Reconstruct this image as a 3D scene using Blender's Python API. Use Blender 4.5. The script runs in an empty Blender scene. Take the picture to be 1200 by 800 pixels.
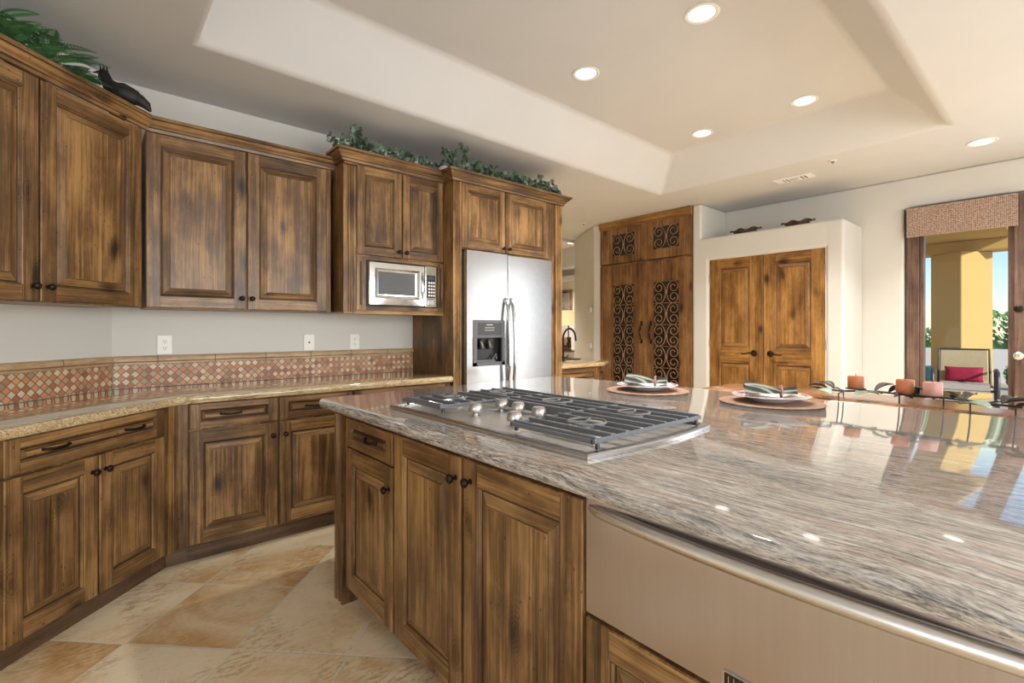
import bpy, bmesh, math, random
from mathutils import Vector, Matrix, Euler
R = math.radians
random.seed(7)
SC = bpy.context.scene
COL = SC.collection

# ------------------------------------------------------------------ camera, sky, sun, exposure
cam = bpy.data.cameras.new('camera'); cam.sensor_width = 36.0; cam.lens = 17.1
cam.shift_y = -14 / 1200.0; cam.clip_start = 0.02; cam.clip_end = 200
camo = bpy.data.objects.new('camera', cam); COL.objects.link(camo)
camo.location = (0, 0, 1.27); camo.rotation_euler = (R(90), 0, R(-40.8))
SC.camera = camo
SC.view_settings.view_transform = 'Standard'; SC.view_settings.look = 'None'
SC.view_settings.gamma = 1.0; SC.view_settings.use_curve_mapping = False
SC.view_settings.exposure = 0.16

wd = bpy.data.worlds.new('sky'); SC.world = wd; wd.use_nodes = True
wn = wd.node_tree; wn.nodes.clear()
wo = wn.nodes.new('ShaderNodeOutputWorld'); wb = wn.nodes.new('ShaderNodeBackground')
sk = wn.nodes.new('ShaderNodeTexSky'); sk.sky_type = 'NISHITA'; sk.sun_disc = False
sk.sun_elevation = R(48); sk.sun_rotation = R(180); sk.air_density = 1.0; sk.dust_density = 0.1; sk.ozone_density = 2.5
wn.links.new(sk.outputs[0], wb.inputs[0]); wb.inputs[1].default_value = 0.17
wn.links.new(wb.outputs[0], wo.inputs[0])

def add_light(name, kind, loc, direction, energy, color, size=None, size_y=None, shape=None, spread=None):
    l = bpy.data.lights.new(name, kind); l.energy = energy; l.color = color
    if kind == 'AREA':
        l.shape = shape or 'RECTANGLE'; l.size = size
        if size_y: l.size_y = size_y
        if spread: l.spread = spread
    o = bpy.data.objects.new(name, l); COL.objects.link(o); o.location = loc
    o.rotation_euler = Vector(direction).to_track_quat('-Z', 'Y').to_euler()
    return o
sun = add_light('sun', 'SUN', (8, -8, 8), (0.30, 0.75, -0.36), 4.5, (1.0, 0.95, 0.86)); sun.data.angle = R(1)
# added fill lamps at unseen, assumed openings rear and left; third for patio daylight
add_light('fill_rear', 'AREA', (1.6, -3.16, 1.62), (0, 1, 0.10), 150, (0.955, 0.975, 1.0), 4.4, 1.56)
add_light('fill_left', 'AREA', (-2.56, -1.2, 1.4), (1, 0.0, 0.1), 38, (0.955, 0.975, 1.0), 2.6, 1.9)
add_light('daylight_patio', 'AREA', (5.92, -1.2, 1.3), (-1, 0.05, 0), 46, (0.955, 0.975, 1.0), 1.6, 2.2)

# ------------------------------------------------------------------ node helper
def s2l(c):
    return tuple(((v / 255.) / 12.92 if v / 255. <= 0.04045 else ((v / 255. + 0.055) / 1.055) ** 2.4) for v in c) + (1.0,)
class NT:
    def __init__(s, name):
        s.mat = bpy.data.materials.new(name); s.mat.use_nodes = True
        s.t = s.mat.node_tree; s.t.nodes.clear()
        s.out = s.t.nodes.new('ShaderNodeOutputMaterial')
    def n(s, typ, ins=None, **kw):
        nd = s.t.nodes.new('ShaderNode' + typ)
        for k, v in kw.items(): setattr(nd, k, v)
        for k, v in (ins or {}).items():
            sock = nd.inputs[k]
            if isinstance(v, bpy.types.NodeSocket): s.t.links.new(v, sock)
            else: sock.default_value = v
        return nd
    def math(s, op, a, b=0.0, c=None):
        d = {0: a, 1: b}
        if c is not None: d[2] = c
        return s.n('Math', d, operation=op).outputs[0]
    def vmath(s, op, a, b=(0, 0, 0)):
        return s.n('VectorMath', {0: a, 1: b}, operation=op).outputs[0]
    def coord(s, rand=True, scale=(1, 1, 1), rot=(0, 0, 0)):
        v = s.n('TexCoord').outputs['Object']
        if rand:
            r = s.n('ObjectInfo').outputs['Random']
            r2 = s.math('MULTIPLY', r, 37.3)
            off = s.n('CombineXYZ', {0: r2, 1: s.math('MULTIPLY', r, 11.1), 2: s.math('MULTIPLY', r, 23.7)}).outputs[0]
            v = s.vmath('ADD', v, off)
        if scale != (1, 1, 1) or rot != (0, 0, 0):
            v = s.n('Mapping', {'Vector': v, 'Scale': scale, 'Rotation': rot}).outputs[0]
        return v
    def scale(s, v, sc): return s.n('Mapping', {'Vector': v, 'Scale': sc}).outputs[0]
    def noise(s, v, scale=5, detail=4, rough=0.5, dist=0.0):
        return s.n('TexNoise', {'Vector': v, 'Scale': scale, 'Detail': detail, 'Roughness': rough, 'Distortion': dist}).outputs[0]
    def ramp(s, f, stops, interp='LINEAR'):
        r = s.n('ValToRGB', {0: f}); cr = r.color_ramp; cr.interpolation = interp
        while len(cr.elements) > 1: cr.elements.remove(cr.elements[-1])
        for i, (p, c) in enumerate(stops):
            e = cr.elements[0] if i == 0 else cr.elements.new(p)
            e.position = p; e.color = c if len(c) == 4 else tuple(c) + (1,)
        return r.outputs[0]
    def mix(s, f, a, b, blend='MIX'):
        m = s.n('Mix', data_type='RGBA', blend_type=blend)
        for i, v in ((0, f), (6, a), (7, b)):
            if isinstance(v, bpy.types.NodeSocket): s.t.links.new(v, m.inputs[i])
            else: m.inputs[i].default_value = v
        return m.outputs[2]
    def bump(s, h, strength=0.2, dist=0.002):
        return s.n('Bump', {'Height': h, 'Strength': strength, 'Distance': dist}).outputs[0]
    def pbr(s, color, rough=0.5, metal=0.0, normal=None, coat=0.0, spec=0.5, emis=None, estr=0.0, trans=0.0, sheen=0.0, aniso=0.0, coat_rough=0.05):
        d = {'Base Color': color, 'Roughness': rough, 'Metallic': metal, 'Coat Weight': coat, 'Specular IOR Level': spec,
             'Transmission Weight': trans, 'Sheen Weight': sheen, 'Anisotropic': aniso, 'Coat Roughness': coat_rough}
        if normal is not None: d['Normal'] = normal
        if emis is not None: d['Emission Color'] = emis; d['Emission Strength'] = estr
        b = s.n('BsdfPrincipled', d)
        s.t.links.new(b.outputs[0], s.out.inputs[0]); return s.mat

W1 = (1, 1, 1, 1)
def flat(name, rgb, rough=0.5, metal=0.0, nz=0.06, nscale=12, **kw):
    t = NT(name); v = t.coord()
    f = t.noise(v, nscale, 4)
    c = s2l(rgb)
    hi = tuple(min(1, x * (1 + nz)) for x in c[:3]) + (1,); lo = tuple(x * (1 - nz) for x in c[:3]) + (1,)
    return t.pbr(t.ramp(f, [(0.3, lo), (0.7, hi)]), rough, metal, **kw)

def wood(name, axis, dark, mid, light, rough=0.38, boards=0.085, coat=0.12, knot_d=1.0):
    """knotty alder; axis = grain direction 'z' or 'x' of the part"""
    t = NT(name); v = t.coord()
    if axis == 'x':   # swap so grain runs along local x
        sp = t.n('SeparateXYZ', {0: v}); v = t.n('CombineXYZ', {0: sp.outputs[2], 1: sp.outputs[1], 2: sp.outputs[0]}).outputs[0]
    warp = t.noise(t.scale(v, (3, 3, 0.9)), 1.6, 3)
    sp = t.n('SeparateXYZ', {0: v})
    xw = t.math('ADD', sp.outputs[0], t.math('MULTIPLY', warp, 0.045))
    vw = t.n('CombineXYZ', {0: xw, 1: sp.outputs[1], 2: sp.outputs[2]}).outputs[0]
    bd = t.math('FLOOR', t.math('DIVIDE', t.math('ADD', sp.outputs[0], t.math('MULTIPLY', sp.outputs[1], 0.3)), boards))
    bn = t.n('TexWhiteNoise', {'W': bd}, noise_dimensions='1D').outputs[0]
    boff = t.n('CombineXYZ', {0: 0.0, 1: 0.0, 2: t.math('MULTIPLY', bn, 9.0)}).outputs[0]
    vb = t.vmath('ADD', vw, boff)
    g1 = t.noise(t.scale(vb, (52, 52, 1.3)), 1.0, 5, 0.65, 0.15)
    g2 = t.noise(t.scale(vb, (190, 190, 3.5)), 1.0, 3, 0.6)
    kv = t.vmath('ADD', t.scale(v, (5.6, 5.6, 3.0)), t.n('CombineXYZ', {0: t.math('MULTIPLY', warp, 0.5), 2: t.math('MULTIPLY', warp, 0.6)}).outputs[0])
    kd = t.n('TexVoronoi', {'Vector': kv, 'Scale': 1.0, 'Randomness': 1.0}).outputs[0]
    sel = t.ramp(t.n('TexVoronoi', {'Vector': kv, 'Scale': 1.0, 'Randomness': 1.0}).outputs[1], [(0.24, (0, 0, 0)), (0.30, (1, 1, 1))])
    near = t.math('MULTIPLY', t.ramp(kd, [(0.05, (1, 1, 1)), (0.34, (0, 0, 0))]), sel)
    rings = t.n('TexWave', {'Vector': t.n('CombineXYZ', {0: t.math('ADD', kd, t.math('MULTIPLY', g1, 0.12))}).outputs[0], 'Scale': 9.0, 'Distortion': 1.5, 'Detail': 2.0}).outputs[1]
    f = t.math('ADD', t.math('MULTIPLY', g1, 0.60), t.math('MULTIPLY', g2, 0.40))
    f = t.math('ADD', f, t.math('MULTIPLY', t.math('SUBTRACT', bn, 0.5), 0.12))
    f = t.math('ADD', f, t.math('MULTIPLY', t.math('MULTIPLY', near, t.math('SUBTRACT', rings, 0.85)), 0.16))
    blot = t.noise(t.scale(v, (6, 6, 2.6)), 1.0, 4, 0.65)
    f = t.math('ADD', f, t.math('MULTIPLY', t.math('SUBTRACT', blot, 0.5), 0.72))
    col = t.ramp(f, [(0.26, dark), (0.47, mid), (0.68, light)])
    km = t.ramp(t.math('ADD', kd, t.math('MULTIPLY', t.math('SUBTRACT', g1, 0.5), 0.12)), [(0.06, (1, 1, 1)), (0.11, (0.7, 0.7, 0.7)), (0.22, (0, 0, 0))])
    kk = t.math('MULTIPLY', km, sel)
    dk = tuple(x * 0.30 for x in dark[:3]) + (1,)
    col = t.mix(t.math('MULTIPLY', kk, 0.85 * knot_d), col, dk)
    wv = t.n('TexVoronoi', {'Vector': t.scale(v, (34, 34, 20)), 'Scale': 1.0}).outputs[0]
    wm = t.math('MULTIPLY', t.ramp(wv, [(0.06, (1, 1, 1)), (0.13, (0, 0, 0))]), t.ramp(t.noise(v, 7, 1), [(0.40, (0, 0, 0)), (0.50, (1, 1, 1))]))
    col = t.mix(t.math('MULTIPLY', wm, 0.8), col, dk)
    nrm = t.bump(t.math('ADD', g2, t.math('MULTIPLY', kk, -1.0)), 0.35, 0.0012)
    rr = t.math('ADD', t.math('MULTIPLY', g1, 0.22), rough - 0.1)
    return t.pbr(col, rr, 0, nrm, coat=coat, coat_rough=0.22, spec=0.45)

def granite(name, along, cols, pink, darkamt=0.5, rough=0.06, k=1.0):
    t = NT(name); v = t.coord(rand=False)
    if along == 'x':
        sp = t.n('SeparateXYZ', {0: v}); v = t.n('CombineXYZ', {0: sp.outputs[1], 1: sp.outputs[0], 2: sp.outputs[2]}).outputs[0]
    # broad swirl: bends the veins
    w1 = t.n('TexNoise', {'Vector': t.scale(v, (1.3, 0.8, 1.3)), 'Scale': 1.0, 'Detail': 2.0}).outputs[1]
    w2 = t.n('TexNoise', {'Vector': t.scale(v, (6, 4, 6)), 'Scale': 1.0, 'Detail': 3.0}).outputs[1]
    vv = t.vmath('ADD', v, t.vmath('MULTIPLY', t.vmath('SUBTRACT', w1, (0.5, 0.5, 0.5)), (0.26 * k, 0.3, 0.2)))
    vv = t.vmath('ADD', vv, t.vmath('MULTIPLY', t.vmath('SUBTRACT', w2, (0.5, 0.5, 0.5)), (0.045 * k, 0.05, 0.03)))
    a = t.noise(t.scale(vv, (150, 4.0, 150)), 1.0, 4, 0.66)
    b = t.noise(t.scale(vv, (420, 40, 420)), 1.0, 3, 0.7)
    c = t.noise(t.scale(vv, (17, 1.1, 17)), 1.0, 3, 0.5)
    f = t.math('ADD', t.math('MULTIPLY', a, 0.55), t.math('MULTIPLY', b, 0.45))
    col = t.ramp(f, [(0.34, cols[0]), (0.43, cols[1]), (0.50, cols[2]), (0.60, cols[3])])
    col = t.mix(t.ramp(c, [(0.46, (0, 0, 0)), (0.62, (0.45, 0.45, 0.45))]), col, t.mix(f, col, cols[1], 'MIX'))
    pk = t.ramp(t.noise(t.scale(vv, (26, 1.6, 26)), 1.0, 3), [(0.60, (0, 0, 0)), (0.70, (1, 1, 1))])
    col = t.mix(t.math('MULTIPLY', pk, 0.42), col, pink)
    dk = t.ramp(t.noise(t.scale(vv, (90, 9, 90)), 1.0, 5, 0.75), [(0.56, (0, 0, 0)), (0.66, (1, 1, 1))])
    col = t.mix(t.math('MULTIPLY', dk, darkamt), col, cols[0])
    return t.pbr(col, rough, 0, None, coat=0.6, coat_rough=0.03, spec=0.6)

M = {}
wd_d, wd_m, wd_l = s2l((46, 31, 19)), s2l((110, 79, 46)), s2l((170, 130, 80))
M['wood_v'] = wood('knotty_alder_upright', 'z', wd_d, wd_m, wd_l)
M['wood_h'] = wood('knotty_alder_level', 'x', wd_d, wd_m, wd_l)
M['glaze'] = flat('dark_glaze', (46, 30, 22), 0.45)
d_d, d_m, d_l = s2l((70, 44, 20)), s2l((130, 90, 44)), s2l((178, 132, 72))
M['door_v'] = wood('pantry_alder_upright', 'z', d_d, d_m, d_l, boards=0.13)
M['door_h'] = wood('pantry_alder_level', 'x', d_d, d_m, d_l, boards=0.2)
M['plank_v'] = wood('plank_alder_upright', 'z', s2l((60, 38, 22)), s2l((118, 82, 48)), s2l((160, 120, 76)), boards=0.075)
M['frame_brown'] = wood('stained_window_frame', 'z', s2l((66, 46, 38)), s2l((104, 80, 68)), s2l((132, 106, 92)), boards=0.5, knot_d=0.2)
M['table_wood'] = wood('dark_plank_top', 'x', s2l((74, 46, 32)), s2l((132, 88, 58)), s2l((170, 120, 84)), rough=0.22, boards=0.14, coat=0.6)
g_i = [s2l((52, 52, 58)), s2l((122, 119, 118)), s2l((174, 167, 158)), s2l((222, 216, 208))]
M['granite_island'] = granite('wavy_grey_granite', 'y', g_i, s2l((200, 160, 142)), 0.6)
g_p = [s2l((74, 60, 48)), s2l((150, 126, 92)), s2l((194, 168, 126)), s2l((222, 204, 168))]
M['granite_wall'] = granite('golden_granite', 'x', g_p, s2l((205, 158, 118)), 0.7, 0.035)

def paint(name, rgb, bumpy=0.12):
    t = NT(name); v = t.coord(rand=False)
    n = t.noise(v, 26, 4, 0.6); m = t.noise(v, 2.2, 3)
    c = s2l(rgb); lo = tuple(x * 0.965 for x in c[:3]) + (1,)
    return t.pbr(t.ramp(m, [(0.3, lo), (0.7, c)]), 0.75, 0, t.bump(n, bumpy, 0.003), spec=0.3)
M['wall'] = paint('warm_white_plaster', (214, 211, 204))
M['ceiling'] = paint('ceiling_plaster', (210, 210, 209), 0.16)
M['white'] = flat('white_enamel', (238, 236, 230), 0.35, nz=0.01)
M['outlet'] = flat('outlet_plastic', (240, 238, 230), 0.4, nz=0.01)

def floor_mat():
    t = NT('travertine_tiles'); v = t.coord(rand=False)
    sp = t.n('SeparateXYZ', {0: v}); x, y = sp.outputs[0], sp.outputs[1]
    u = t.math('DIVIDE', t.math('SUBTRACT', t.math('ADD', x, y), 2.61), 0.66)
    w = t.math('DIVIDE', t.math('SUBTRACT', t.math('SUBTRACT', y, x), 1.755), 0.66)
    fu, fw = t.math('FLOOR', u), t.math('FLOOR', w)
    du = t.math('PINGPONG', u, 0.5); dw = t.math('PINGPONG', w, 0.5)
    d = t.math('MINIMUM', du, dw)
    d = t.math('ADD', d, t.math('MULTIPLY', t.math('SUBTRACT', t.noise(v, 40, 2), 0.5), 0.006))
    grout = t.ramp(d, [(0.005, (1, 1, 1)), (0.009, (0, 0, 0))])
    cell = t.n('CombineXYZ', {0: fu, 1: fw}).outputs[0]
    rn = t.n('TexWhiteNoise', {'Vector': cell}, noise_dimensions='3D')
    vo = t.vmath('ADD', v, t.vmath('MULTIPLY', rn.outputs[1], (7, 7, 7)))
    cloud = t.noise(vo, 2.3, 5, 0.6, 0.8); fine = t.noise(t.scale(vo, (22, 60, 1)), 1.0, 5, 0.7)
    f = t.math('ADD', t.math('MULTIPLY', cloud, 0.75), t.math('MULTIPLY', fine, 0.25))
    f = t.math('ADD', f, t.math('MULTIPLY', t.math('SUBTRACT', rn.outputs[0], 0.5), 0.20))
    col = t.ramp(f, [(0.30, s2l((240, 226, 196))), (0.46, s2l((232, 212, 174))), (0.57, s2l((216, 182, 134))), (0.70, s2l((188, 142, 88)))])
    patch = t.math('MULTIPLY', t.ramp(t.noise(vo, 3.1, 2), [(0.47, (0, 0, 0)), (0.58, (1, 1, 1))]), t.ramp(fine, [(0.48, (0, 0, 0)), (0.6, (1, 1, 1))]))
    col = t.mix(t.math('MULTIPLY', patch, 0.55), col, s2l((164, 118, 74)))
    pits = t.math('MULTIPLY', t.ramp(t.noise(t.scale(vo, (60, 140, 1)), 1.0, 3, 0.7), [(0.63, (0, 0, 0)), (0.69, (1, 1, 1))]), 0.6)
    col = t.mix(pits, col, s2l((140, 100, 64)))
    col = t.mix(grout, col, s2l((222, 214, 198)))
    h = t.math('SUBTRACT', t.math('MULTIPLY', pits, -0.4), t.math('MULTIPLY', grout, 0.8))
    return t.pbr(col, 0.36, 0, t.bump(h, 0.5, 0.002), spec=0.4)
M['floor'] = floor_mat()

def mosaic_mat():
    t = NT('diamond_mosaic'); v = t.coord(rand=False)
    sp = t.n('SeparateXYZ', {0: v}); x, z = sp.outputs[0], sp.outputs[2]
    P = 0.0435
    u = t.math('DIVIDE', t.math('ADD', x, z), P); w = t.math('DIVIDE', t.math('SUBTRACT', x, z), P)
    fu, fw = t.math('FLOOR', u), t.math('FLOOR', w)
    d = t.math('MINIMUM', t.math('PINGPONG', u, 0.5), t.math('PINGPONG', w, 0.5))
    grout = t.ramp(d, [(0.05, (1, 1, 1)), (0.085, (0, 0, 0))])
    cell = t.n('CombineXYZ', {0: fu, 1: fw}).outputs[0]
    rn = t.n('TexWhiteNoise', {'Vector': cell}, noise_dimensions='3D').outputs[0]
    par = t.math('PINGPONG', t.math('ADD', fu, fw), 1.0)
    A = t.ramp(rn, [(0.0, s2l((150, 122, 92))), (0.4, s2l((204, 186, 150))), (1.0, s2l((226, 212, 180)))])
    B = t.ramp(rn, [(0.0, s2l((160, 84, 60))), (0.5, s2l((204, 124, 86))), (1.0, s2l((224, 160, 120)))])
    col = t.mix(par, A, B)
    col = t.mix(t.math('MULTIPLY', t.noise(v, 60, 4), 0.35), col, s2l((170, 130, 100)))
    col = t.mix(grout, col, s2l((128, 106, 84)))
    return t.pbr(col, 0.42, 0, t.bump(t.math('MULTIPLY', grout, -1), 0.6, 0.002))
M['mosaic'] = mosaic_mat()
def trav_trim():
    t = NT('travertine_trim'); v = t.coord(rand=False)
    x = t.n('SeparateXYZ', {0: v}).outputs[0]
    j = t.ramp(t.math('PINGPONG', t.math('DIVIDE', x, 0.305), 0.5), [(0.006, (1, 1, 1)), (0.01, (0, 0, 0))])
    c = t.ramp(t.noise(t.scale(v, (8, 30, 40)), 1.0, 5, 0.7), [(0.3, s2l((150, 118, 84))), (0.6, s2l((196, 166, 128))), (0.8, s2l((176, 142, 104)))])
    return t.pbr(t.mix(j, c, s2l((96, 80, 64))), 0.4)
M['trim_tile'] = trav_trim()

def steel(name, rgb=(196, 196, 198), rough=0.26, axis='z', amt=0.5):
    t = NT(name); v = t.coord()
    sc = {'z': (220, 220, 2.0), 'x': (2.0, 220, 220)}[axis]
    g = t.noise(t.scale(v, sc), 1.0, 3, 0.6)
    c = s2l(rgb); lo = tuple(x * 0.93 for x in c[:3]) + (1,)
    return t.pbr(t.ramp(g, [(0.3, lo), (0.7, c)]), t.math('ADD', t.math('MULTIPLY', g, 0.08 * amt), rough - 0.03), 1.0, t.bump(g, 0.06 * amt, 0.0006))
M['steel'] = steel('brushed_steel', rough=0.24, axis='x')
M['steel_fridge'] = steel('refrigerator_steel', (176, 177, 178), 0.25, axis='x', amt=0.5)
M['steel_v'] = steel('brushed_steel_upright', (192, 184, 184), rough=0.24, axis='z')
M['steel_well'] = steel('brushed_well_steel', (222, 220, 216), 0.34, 'x', 0.4)
M['steel_hi'] = steel('polished_steel', (214, 214, 214), 0.14, 'x', 0.3)
M['steel_dk'] = steel('dark_steel', (140, 136, 134), 0.3, 'x', 0.4)  # darker steel for the small dispenser parts
M['knob_metal'] = flat('satin_knob_metal', (196, 192, 186), 0.3, 0.9, nz=0.03)
M['black'] = flat('black_plastic', (22, 22, 24), 0.35)
M['grey_plastic'] = flat('grey_plastic', (92, 93, 96), 0.4, nz=0.03)
M['dk_grey'] = flat('dark_grey_plastic', (60, 61, 64), 0.4, nz=0.03)
M['cast_iron'] = flat('cast_iron_enamel', (104, 106, 110), 0.45, 0.0, nz=0.1, nscale=90)
M['cast_iron_lt'] = flat('worn_grate_ring', (128, 128, 128), 0.45, 0.3, nz=0.2, nscale=70)
M['bronze'] = flat('oil_rubbed_bronze', (44, 34, 30), 0.34, 0.7, nz=0.2, nscale=50)
M['scroll'] = flat('rusty_scroll_iron', (150, 112, 82), 0.5, 0.35, nz=0.35, nscale=40)
M['dark_metal'] = flat('dark_leaf_metal', (62, 64, 60), 0.45, 0.5, nz=0.3, nscale=30)
M['void'] = flat('dark_interior', (26, 22, 20), 0.8)
M['dark_glass'] = flat('smoked_glass', (34, 32, 28), 0.06, nz=0.2, nscale=3, coat=0.5)
M['micro_glass'] = flat('microwave_window_glass', (96, 98, 102), 0.12, nz=0.05, coat=0.6)
M['toe'] = wood('toe_kick_wood', 'x', s2l((50, 34, 22)), s2l((92, 68, 48)), s2l((120, 94, 70)), boards=0.4)
M['hinge'] = flat('hinge_metal', (206, 204, 198), 0.3, 0.8, nz=0.02)
M['fern'] = flat('fern_green', (84, 132, 84), 0.5, nz=0.45, nscale=9)
M['euca'] = flat('eucalyptus_green', (94, 118, 98), 0.5, nz=0.5, nscale=14)
M['stem'] = flat('plant_stem', (84, 62, 48), 0.7, nz=0.2)
M['wicker'] = flat('brown_wicker', (98, 66, 48), 0.7, nz=0.4, nscale=60)
M['candle'] = flat('terracotta_wax', (176, 104, 62), 0.45, nz=0.18, nscale=30)
M['candle_pale'] = flat('rose_wax', (196, 142, 128), 0.45, nz=0.12, nscale=30)
M['wick'] = flat('candle_wick', (40, 34, 30), 0.8)
M['verdigris'] = flat('verdigris_leaf', (160, 186, 168), 0.3, 0.2, nz=0.15, nscale=20)
M['shade_lamp'] = flat('lamp_shade_cream', (236, 204, 150), 0.7, nz=0.03, emis=s2l((255, 226, 176)), estr=0.7)
M['sage_cloth'] = None
M['rooster'] = flat('dark_rooster_bronze', (40, 38, 38), 0.55, 0.3, nz=0.5, nscale=45)
M['drift'] = flat('dark_carved_wood', (84, 66, 56), 0.6, nz=0.5, nscale=18)
M['stucco'] = paint('ochre_stucco', (204, 168, 102), 0.4)
M['stucco_white'] = paint('white_stucco', (226, 224, 220), 0.4)
M['patio'] = flat('patio_pavers', (206, 190, 168), 0.8, nz=0.08, nscale=2)
M['sling'] = flat('beige_sling_fabric', (186, 170, 138), 0.8, nz=0.08, nscale=40)
M['sling_seat'] = flat('seat_sling_fabric', (186, 176, 172), 0.8, nz=0.08, nscale=40)
M['chair_metal'] = flat('powder_coat_metal', (74, 72, 78), 0.4, 0.3, nz=0.08)
M['red_cloth'] = flat('crimson_fabric', (158, 26, 62), 0.8, nz=0.18, nscale=40)
M['hedge'] = flat('hedge_leaf', (84, 128, 62), 0.6, nz=0.5, nscale=3)
M['bark'] = flat('tree_bark', (96, 80, 62), 0.8, nz=0.3)
M['pot_teal'] = flat('teal_glaze', (40, 110, 120), 0.3, nz=0.15)
M['mirror_art'] = flat('muted_picture_paint', (150, 148, 140), 0.5, nz=0.4, nscale=4)
M['wax_lens'] = None
t = NT('lamp_lens'); M['lens'] = t.pbr((1, 1, 1, 1), 0.4, emis=(1.0, 0.96, 0.90, 1), estr=3.5)
def glass_mat():
    t = NT('window_glass')
    fr = t.n('Fresnel', {'IOR': 1.45}).outputs[0]
    tr = t.n('BsdfTransparent', {'Color': (0.96, 0.98, 0.97, 1)}); gl = t.n('BsdfGlossy', {'Roughness': 0.01})
    m = t.n('MixShader', {0: fr, 1: tr.outputs[0], 2: gl.outputs[0]})
    t.t.links.new(m.outputs[0], t.out.inputs[0]); return t.mat
M['glass'] = glass_mat()
def weave(name, c1, c2, sc):
    t = NT(name); v = t.coord(rand=False)
    a = t.n('TexWave', {'Vector': v, 'Scale': sc, 'Distortion': 1.5, 'Detail': 2.0}, bands_direction='Z').outputs[1]
    b = t.n('TexWave', {'Vector': v, 'Scale': sc, 'Distortion': 1.5, 'Detail': 2.0}, bands_direction='Y').outputs[1]
    f = t.math('MULTIPLY', t.math('ADD', a, b), 0.5)
    f = t.math('ADD', t.math('MULTIPLY', f, 0.35), t.math('MULTIPLY', t.noise(v, 75, 3), 0.65))
    return t.pbr(t.ramp(f, [(0.3, s2l(c1)), (0.7, s2l(c2))]), 0.85, 0, t.bump(f, 0.6, 0.002))
M['shade'] = weave('woven_shade_reed', (92, 68, 58), (204, 176, 158), 26)
def placemat_mat():
    t = NT('coiled_placemat'); v = t.coord(rand=False)
    r = t.n('VectorMath', {0: v}, operation='LENGTH').outputs['Value']
    ring = t.n('TexWave', {'Vector': t.n('CombineXYZ', {0: r}).outputs[0], 'Scale': 40.0, 'Distortion': 0.6}, bands_direction='X').outputs[1]
    f = t.math('ADD', t.math('MULTIPLY', ring, 0.5), t.math('MULTIPLY', t.noise(v, 30, 3), 0.5))
    return t.pbr(t.ramp(f, [(0.25, s2l((66, 44, 34))), (0.5, s2l((136, 96, 72))), (0.75, s2l((184, 146, 118)))]), 0.7, 0, t.bump(ring, 0.5, 0.002))
M['placemat'] = placemat_mat()
def plate_mat():
    t = NT('floral_porcelain'); v = t.coord(rand=False)
    r = t.n('VectorMath', {0: t.vmath('MULTIPLY', v, (1, 1, 0))}, operation='LENGTH').outputs['Value']
    rim = t.ramp(r, [(0.118, (0, 0, 0)), (0.128, (1, 1, 1)), (0.156, (1, 1, 1)), (0.162, (0, 0, 0))])
    fl = t.ramp(t.n('TexVoronoi', {'Vector': v, 'Scale': 17.0}).outputs[0], [(0.34, (1, 1, 1)), (0.42, (0, 0, 0))])
    c = t.mix(t.math('MULTIPLY', rim, fl), s2l((232, 230, 230)), t.ramp(t.noise(v, 22, 2), [(0.4, s2l((150, 40, 110))), (0.6, s2l((130, 128, 160)))]))
    return t.pbr(c, 0.15, 0, None, coat=0.5)
M['plate'] = plate_mat()
def napkin_mat():
    t = NT('sage_striped_linen'); v = t.coord(rand=False)
    w = t.n('TexWave', {'Vector': v, 'Scale': 9.0, 'Distortion': 2.0}, bands_direction='Y').outputs[1]
    c = t.ramp(w, [(0.2, s2l((34, 37, 32))), (0.6, s2l((72, 77, 67))), (0.97, s2l((138, 140, 126)))])
    return t.pbr(c, 0.85, 0, t.bump(t.noise(v, 200, 2), 0.3, 0.001))
M['napkin'] = napkin_mat()
M['bead'] = flat('rose_beads', (176, 128, 118), 0.35, 0.2, nz=0.35, nscale=160)
def kilim():
    t = NT('patterned_upholstery'); v = t.coord(rand=False)
    d = t.n('TexVoronoi', {'Vector': v, 'Scale': 9.0}).outputs[0]
    return t.pbr(t.ramp(d, [(0.2, s2l((190, 90, 76))), (0.35, s2l((30, 26, 30))), (0.6, s2l((226, 210, 190)))], 'CONSTANT'), 0.8)
M['kilim'] = kilim()

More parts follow.
